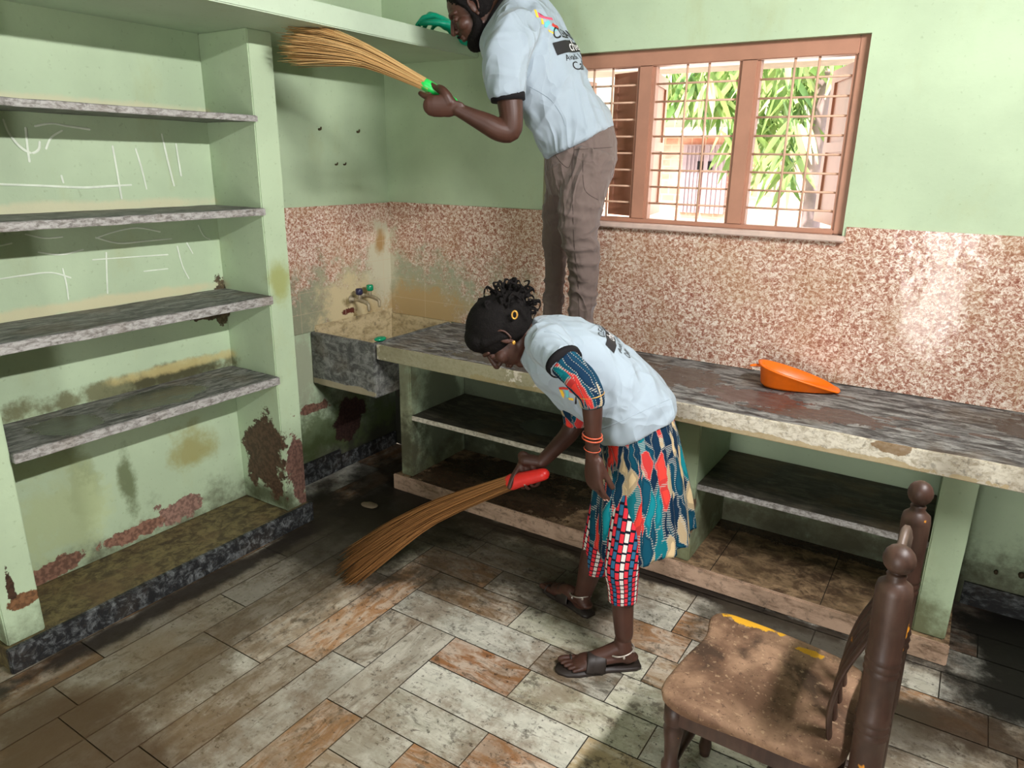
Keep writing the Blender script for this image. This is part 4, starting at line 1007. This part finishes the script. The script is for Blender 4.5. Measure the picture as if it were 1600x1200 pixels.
def leg_(pts, lab):
    bm = bmesh.new(); tube(bm, pts, 30, 6, dome=False); wrinkle(bm, folds(.004, 16, ZZ)); o = obj('trouser_leg', bm, M_dash, wr_, True); return o
leg_([tp(1000, 680, 2.18, 37), tp(990, 770, 2.14, 32), tp(979, 840, 2.09, 28), tp(972, 885, 2.06, 27), tp(973, 912, 2.055, 23), tp(973, 937, 2.05, 20.5)], '')
leg_([tp(996, 675, 2.33, 37), tp(966, 760, 2.34, 35), tp(944, 830, 2.33, 29), tp(936, 862, 2.335, 25), tp(930, 888, 2.345, 20)], '')
# bangles, anklets, sandals
for y_, r_ in ((679, 15.2), (684, 15.6), (701, 13.0)):
    c_ = at(925.5, y_, 1.975); t_ = (at(925, 700, 1.98) - at(926, 660, 1.97)).normalized(); e1 = t_.cross(NH).normalized(); e2 = t_.cross(e1); e1 = (e1 + t_ * .12)
    obj('bangle', ringtube(c_, e1 * r_ * scl(c_), e2 * r_ * scl(c_), .0022 if y_ < 700 else .0012), M_copper, wr_, True)
for (F, d, s, u), nm in ((Fn, 0), (Ff, 1)):
    c_ = F(.23, 0, .058); a_ = d * .042 + u * -.010; b_ = s * .036
    an = obj('anklet', ringtube(c_, a_, b_, .0026, 36), M_silver, wr_, True)
    for t in (.3, 1.4, 2.5, 3.6, 4.7, 5.8):
        bm = bmesh.new(); ell(bm, c_ + a_ * math.cos(t) + b_ * math.sin(t) - u * .007, d * .0045, s * .0045, u * .006, 8); obj('anklet_bell', bm, M_silver, an, True)
    sandal(wr_, F, d, s, u, .92)
# prints on the T-shirt
bx = at(952, 522, D0); dn = (at(1000, 563, D0) - at(905, 500, D0)).normalized(); into = (at(905, 590, D0) - at(952, 522, D0)).normalized()
XT = NH + into * .0; YT = -dn
pt = lambda k_: bx + dn * k_
print_text('CLEAN THE', .034, pt(-.035), XT, YT, into, tb, M_ink, tee)
print_text(None, 0, pt(.0), XT, YT, into, tb, M_ink, tee, 'print_box', box_=(-.115, .115, -.019, .019))
print_text('chennai', .042, pt(.0), XT, YT, into, tb, M_white, tee, lift=.003)
print_text('Avadi | Poonamallee', .024, pt(.036), XT, YT, into, tb, M_ink, tee)
print_text('Call', .034, pt(.068) - XT * .07, XT, YT, into, tb, M_ink, tee)
for pxs, mt in (([(873, 605), (880, 604), (888, 606), (888, 609), (879, 608), (874, 608)], M_red), ([(874, 608), (879, 609), (882, 616), (881, 622), (878, 618)], M_yel), ([(883, 609), (888, 610), (889, 620), (885, 621)], M_cyan),
                ([(889, 608), (896, 612), (896, 615), (890, 612)], M_red), ([(888, 621), (896, 622), (896, 626), (889, 624)], M_yel), ([(899, 606), (902, 606), (901, 631), (898, 631)], M_ink)):
    logo_patch(pxs, tb, mt, tee)
seam([(851, 518), (870, 522), (890, 540), (905, 556)], tb, M_tee, tee, .0018); seam([(1050, 622), (1010, 640), (970, 658), (940, 670)], tb, M_tee, tee, .0015)
# her broom
def broom(name, label, hpts, hr, hmat, root, rdir, tip, tdir_side, fan, fan2, mat, n=260, bend=V((0, 0, 0)), parts=True, rr=.018, th=.0016, rnd=.10):
    b = thing(name, label, 'broom', tuple(hpts[0]))
    bm = bmesh.new(); tube(bm, [(p, r) for p, r in zip(hpts, hr)], 20, 4, dome=True); obj('handle', bm, hmat, b, True)
    bm = bmesh.new(); ax = (tip - root).normalized(); s1 = (tdir_side - ax * tdir_side.dot(ax)).normalized(); s2 = ax.cross(s1)
    for i in range(n):
        a = random.uniform(0, 2 * PI); q = math.sqrt(random.random()); u_, w_ = q * math.cos(a), q * math.sin(a)
        p0 = root + s1 * u_ * rr + s2 * w_ * rr - rdir * .02; ln = 1 + random.uniform(-rnd, rnd * .4)
        j1, j2 = random.gauss(0, .12), random.gauss(0, .12)
        pe = root + (tip - root) * ln + s1 * (u_ + j1) * fan + s2 * (w_ + j2) * fan2
        pm = root + (tip - root) * ln * .45 + s1 * u_ * fan * .55 + s2 * w_ * fan2 * .6 + bend
        pm2 = root + (tip - root) * ln * .75 + s1 * (u_ + j1 * .5) * fan * .85 + s2 * (w_ + j2 * .5) * fan2 * .85 + bend * .7
        pts = [(p0, th * 1.6), (p0 + rdir * .03 + (pm - p0) * .1, th * 1.5), (pm, th * 1.3), (pm2, th), (pe, th * .5)]
        P_ = cat([(p.x, p.y, p.z, r) for p, r in pts], 3)
        rs = []
        for k_, p in enumerate(P_):
            c_ = V(p[:3]); rs.append([c_ + (s1 * math.cos(2 * PI * j / 3) + s2 * math.sin(2 * PI * j / 3)) * p[3] for j in range(3)])
        rings(bm, rs, True, False)
    for v in bm.verts: v.co.z = max(v.co.z, .004)
    o = obj('bristles', bm, mat, b, True)
    return b
ha, hb = at(849, 741, 2.33), at(800, 753, 2.372)
tipW = V((.80, -1.20, .03))
broom('broom', 'long brown grass broom with a red plastic handle sweeping the floor', [ha, ha.lerp(hb, .3), ha.lerp(hb, .7), hb], [.022, .024, .027, .030], M_rplast, hb, (hb - ha).normalized(), tipW, NH + ZZ * .3, .10, .05, M_straw2, 420, V((0, 0, .045)), rr=.026, th=.0018)

# ---------------------------------------------------------------- the man standing on the counter
DM = 3.13
mn = thing('person', 'bearded person standing on the countertop, reaching a grass broom up to the loft', 'person', (1.30, -.30, .80))
UPM = (LH * .59 + ZZ * .81).normalized(); FCM = (LH * .81 - ZZ * .59).normalized(); hcM = at(738, 18, 3.12)
bm = bmesh.new(); Em, fcm, sdm, upm = head(bm, hcM, UPM, FCM, 1.0)
tube(bm, [(Em(-.03, 0, -.05), .058), (at(778, 22, 3.12), .058), (at(800, 30, 3.12), .075)], 18, 4)
sections(bm, [((944, 222), (868, 245), DM, .12), ((936, 172), (856, 213), DM, .115), ((915, 142), (838, 188), DM, .12), ((878, 80), (812, 132), DM, .125), ((855, 38), (792, 95), DM, .13), ((828, 12), (776, 70), DM, .10)], 32, 4)
tube(bm, [tp(800, 60, 2.96, 27), tp(796, 110, 2.91, 24), tp(796, 150, 2.89, 21), tp(799, 182, 2.88, 18.5), tp(797, 204, 2.88, 17.5), tp(780, 203, 2.875, 17.5), tp(760, 193, 2.87, 16), tp(735, 181, 2.865, 12.5), tp(713, 170, 2.86, 10)], 20, 4)
wm = at(712, 169, 2.86); dM = (LH * .75 - ZZ * -.10 + NH * .1).normalized()
hA, hB = at(711, 158, 2.895), at(664, 132, 2.895); hx = (hB - hA).normalized()
# sword grip: metacarpals lie across the handle, back of the hand towards the room
sM = hx; dM = ((at(676, 166, 2.86) - wm).normalized()); nM = (NH * 1.0 + ZZ * .35)
hand(bm, wm - NH * .008, dM, nM, (ZZ * .9 + LH * .2), [(.55, 1.1, .8), (1.1, 1.2, .8), (1.2, 1.2, .8), (1.25, 1.2, .8)], 1.0, (.85, .42, .5), .35, .0)
tube(bm, [tp(702, 160, 2.855, 10), tp(697, 150, 2.85, 9), tp(691, 141, 2.855, 7), tp(686, 138, 2.87, 6)], 12, 3)
tube(bm, [tp(682, 160, 2.86, 9), tp(672, 154, 2.855, 6), tp(662, 149, 2.865, 4.6), tp(657, 146, 2.88, 4)], 12, 3)
tube(bm, [tp(812, 42, 3.28, 26), tp(785, 55, 3.40, 18), tp(752, 48, 3.50, 17), tp(728, 48, 3.56, 13), tp(712, 48, 3.60, 11)], 18, 4)
# legs to bare feet on the stone
tube(bm, [tp(918, 240, 3.07, 29), tp(908, 320, 3.03, 22), tp(910, 392, 3.02, 19), tp(908, 460, 3.03, 16), tp(905, 530, 3.03, 13), tp(904, 552, 3.03, 12)], 20, 4)
tube(bm, [tp(895, 240, 3.20, 28), tp(878, 320, 3.24, 20), tp(868, 390, 3.25, 11), tp(865, 460, 3.27, 8), tp(862, 520, 3.27, 9), tp(861, 540, 3.27, 10)], 20, 4)
for D_, px_, py_, md in ((3.03, 904, 552, 1), (3.27, 861, 540, -1)):
    a_ = at(px_, py_, D_); he = V((a_.x, a_.y, .802)) - LH * .06; to_ = he + LH * .255
    foot(bm, V((a_.x, a_.y, .87)), he, to_, 1.0, md)
me = fuse(bm, .003, 4)
for v in me.vertices: v.co.z = max(v.co.z, .8015)
bodyM = link('body', me, M_skin, mn)
for s in (-1, 1):
    bm = bmesh.new(); ell(bm, Em(.0665, s * .031, .002), fcm * .0115, sdm * .0125, upm * .009, 14); obj('eye', bm, M_eye, bodyM, True)
bm = bmesh.new(); ell(bm, Em(-.022, 0, .044), fcm * .096, sdm * .080, upm * .086, 28); ell(bm, Em(-.035, 0, .0), fcm * .068, sdm * .0775, upm * .075, 24)
for s in (-1, 1): tube(bm, [(Em(.028, s * .067, .06), .014), (Em(.014, s * .072, .025), .012), (Em(.008, s * .070, -.005), .010), (Em(.006, s * .064, -.03), .010)], 10, 3)
me = fuse(bm, .0035, 2); bm = bm_of(me); wrinkle(bm, lambda p: noise.noise(p * 160) * .0018); ho = obj('hair', bm, M_hair, mn, True)
bm = bmesh.new(); ell(bm, Em(.044, 0, -.100), fcm * .048, sdm * .048, upm * .036, 20); ell(bm, Em(.020, 0, -.078), fcm * .060, sdm * .066, upm * .034, 20)
for s in (-1, 1): tube(bm, [(Em(.006, s * .066, -.02), .012), (Em(.010, s * .061, -.055), .019), (Em(.036, s * .045, -.082), .024), (Em(.062, s * .018, -.096), .024)], 12, 4)
tube(bm, [(Em(.094, -.024, -.050), .004), (Em(.101, 0, -.042), .005), (Em(.094, .024, -.050), .004)], 8, 3)
me = fuse(bm, .0035, 2); bm = bm_of(me); wrinkle(bm, lambda p: noise.noise(p * 170) * .0018); obj('beard', bm, M_hair, mn, True)
# shirt
bm = bmesh.new()
sections(bm, [((958, 197), (853, 246), DM, .180, .1), ((946, 170), (842, 222), DM, .176, .15), ((925, 140), (828, 196), DM, .174, .2), ((910, 103), (812, 168), DM, .182, .25), ((894, 70), (800, 148), DM, .192, .3), ((880, 42), (784, 124), DM, .200, .3), ((862, 12), (768, 100), DM, .200, .3), ((838, -10), (759, 80), DM, .160, .3), ((810, -14), (757, 66), DM, .10, .2)], 52, 5, 2.2)
tube(bm, [tp(818, 45, 3.0, 33), tp(797, 68, 2.93, 37), tp(789, 105, 2.90, 33), tp(793, 150, 2.885, 25.5)], 26, 5, dome=False)
tube(bm, [tp(825, 30, 3.25, 34), tp(800, 48, 3.34, 28), tp(775, 52, 3.42, 25)], 24, 4)
me = fuse(bm, .006, 8); bm = bm_of(me); wrinkle(bm, folds(.014, 8.5, (LH * .55 - ZZ * .75).normalized(), 5)); bmesh.ops.smooth_vert(bm, verts=bm.verts, factor=.5)
tm = obj('t_shirt', bm, M_tee, mn, True); mb = bvh_of(tm.data, tm); tm['label'] = 'pale T-shirt with colourful back print'
a_ = at(793, 146, 2.886); b_ = at(794, 158, 2.884); bm = bmesh.new(); tube(bm, [(a_, 27.5 * scl(a_)), (b_, 26.8 * scl(b_))], 32, 1, dome=False); obj('sleeve_cuff', bm, M_black, tm, True)
c1, c2 = at(803, -14, DM), at(758, 60, DM); cc = (c1 + c2) / 2; e1 = (c1 - c2) / 2; bm = bmesh.new(); rs = []
for i in range(40):
    t = 2 * PI * i / 40; p = cc + e1 * math.cos(t) * 1.0 + NH * .085 * math.sin(t); o_ = (p - cc).normalized(); ax = e1.cross(NH).normalized(); ax = ax if ax.dot(LH) > 0 else -ax
    rs.append([p + o_ * .010 - ax * .014, p + o_ * .013 + ax * .002, p + o_ * .004 + ax * .022, p - o_ * .004 + ax * .020, p + ax * -.006])
vs = [[bm.verts.new(p) for p in r] for r in rs]
for i in range(40):
    for j in range(5): bm.faces.new((vs[i][j], vs[i][(j + 1) % 5], vs[(i + 1) % 40][(j + 1) % 5], vs[(i + 1) % 40][j]))
obj('collar', bm, M_black, tm, True)
# trousers
bm = bmesh.new()
sections(bm, [((957, 196), (856, 236), DM, .158), ((964, 236), (850, 256), DM, .170), ((958, 270), (853, 285), DM, .168), ((948, 295), (858, 305), DM, .150)], 44, 4)
tube(bm, [tp(925, 240, 3.03, 38), tp(914, 290, 3.01, 37), tp(905, 335, 3.0, 33), tp(906, 375, 3.0, 29), tp(912, 405, 3.0, 24.5), tp(912, 440, 3.02, 23.5), tp(908, 490, 3.03, 20), tp(906, 545, 3.03, 17)], 24, 5, dome=False)
tube(bm, [tp(890, 245, 3.23, 38), tp(882, 300, 3.24, 30), tp(874, 350, 3.25, 27), tp(868, 400, 3.26, 18), tp(866, 450, 3.27, 15.5), tp(863, 490, 3.27, 16), tp(861, 532, 3.27, 15)], 24, 5, dome=False)
me = fuse(bm, .006, 6); bm = bm_of(me)
def trf(p):
    a = noise.noise(V((p.x * 5, p.y * 5, p.z * 17))); k_ = 1.0 if p.z < 1.45 else .45
    return .011 * k_ * max(-.25, .6 - abs(a) * 2.4)
wrinkle(bm, trf); bmesh.ops.smooth_vert(bm, verts=bm.verts, factor=.5)
to_ = obj('trousers', bm, M_trs, mn, True); tbv = bvh_of(to_.data, to_)
for pts in ([(896, 216), (897, 240), (894, 262), (895, 320), (897, 380), (903, 440), (905, 495)], [(866, 232), (870, 246), (888, 262), (896, 240)], [(911, 240), (911, 280), (916, 300), (934, 312)], [(897, 234), (930, 232), (956, 230)]):
    seam(pts, tbv, M_seam, to_, .0011)
seam([(828, 136), (846, 146), (862, 158), (877, 180), (883, 197)], mb, plain('grey seam', L(132, 146, 156), .9), tm, .0011)
# back print
dnM = (at(909, 103, DM) - at(880, 42, DM)).normalized(); inM = (at(800, 148, DM) - at(893, 70, DM)).normalized(); inM = (inM - dnM * inM.dot(dnM)).normalized()
XM = (NH - LH * .30).normalized(); OM = at(893, 78, DM)
pm_ = lambda k_: OM + dnM * k_
print_text('CLEAN THE', .056, pm_(-.050), XM, -dnM, inM, mb, M_ink, tm, bold=.0006)
print_text(None, 0, pm_(.003), XM, -dnM, inM, mb, M_ink, tm, 'print_box', box_=(-.158, .158, -.024, .024))
print_text('chennai', .058, pm_(.003), XM, -dnM, inM, mb, M_white, tm, lift=.0032)
print_text('Avadi | Poonamallee', .034, pm_(.046), XM, -dnM, inM, mb, M_ink, tm)
print_text('Call', .05, pm_(.084) - XM * .08, XM, -dnM, inM, mb, M_ink, tm)
for pxs, mt in (([(834, 15), (838, 16), (842, 28), (838, 27)], M_yel), ([(840, 19), (847, 25), (862, 28), (864, 32), (858, 31), (842, 27)], M_pink), ([(845, 29), (848, 30), (850, 38), (846, 38)], M_yel),
                ([(851, 35), (857, 32), (860, 36), (854, 44), (850, 42)], M_cyan), ([(863, 36), (871, 41), (873, 45), (868, 45), (862, 40)], M_red), ([(858, 42), (866, 44), (870, 48), (865, 49)], M_cyan), ([(856, 46), (864, 50), (866, 54), (858, 50)], M_yel)):
    logo_patch(pxs, mb, mt, tm)
# glove on the far hand, laid on the slab
bm = bmesh.new(); gw = at(712, 43, 3.60); gd = (at(670, 25, 3.64) - gw)
tube(bm, [(gw - gd.normalized() * .06 - ZZ * .012, .044), (gw - gd.normalized() * .01 - ZZ * .004, .040), (gw + gd.normalized() * .01, .037)], 18, 3)
hand(bm, gw, gd, -ZZ * 1.0 - NH * .2, -NH, [(.55, .5, .3), (.6, .55, .3), (.65, .6, .3), (.7, .6, .3)], 1.25, (.75, .6, .35), .6, .05)
me = fuse(bm, .004, 2); bm = bm_of(me); wrinkle(bm, folds(.0025, 22, None, 9)); obj('rubber_glove', bm, M_glove, mn, True)
# his broom
tipM = at(452, 66, 2.98)
broom('broom', 'golden grass broom with a bright green handle raised to the underside of the loft', [hA, hA.lerp(hB, .3), hA.lerp(hB, .7), hB], [.010, .015, .021, .023], M_gplast, hB, hx, tipM, ZZ, .075, .07, M_straw, 420, (ZZ * .035), rr=.021, th=.0017)
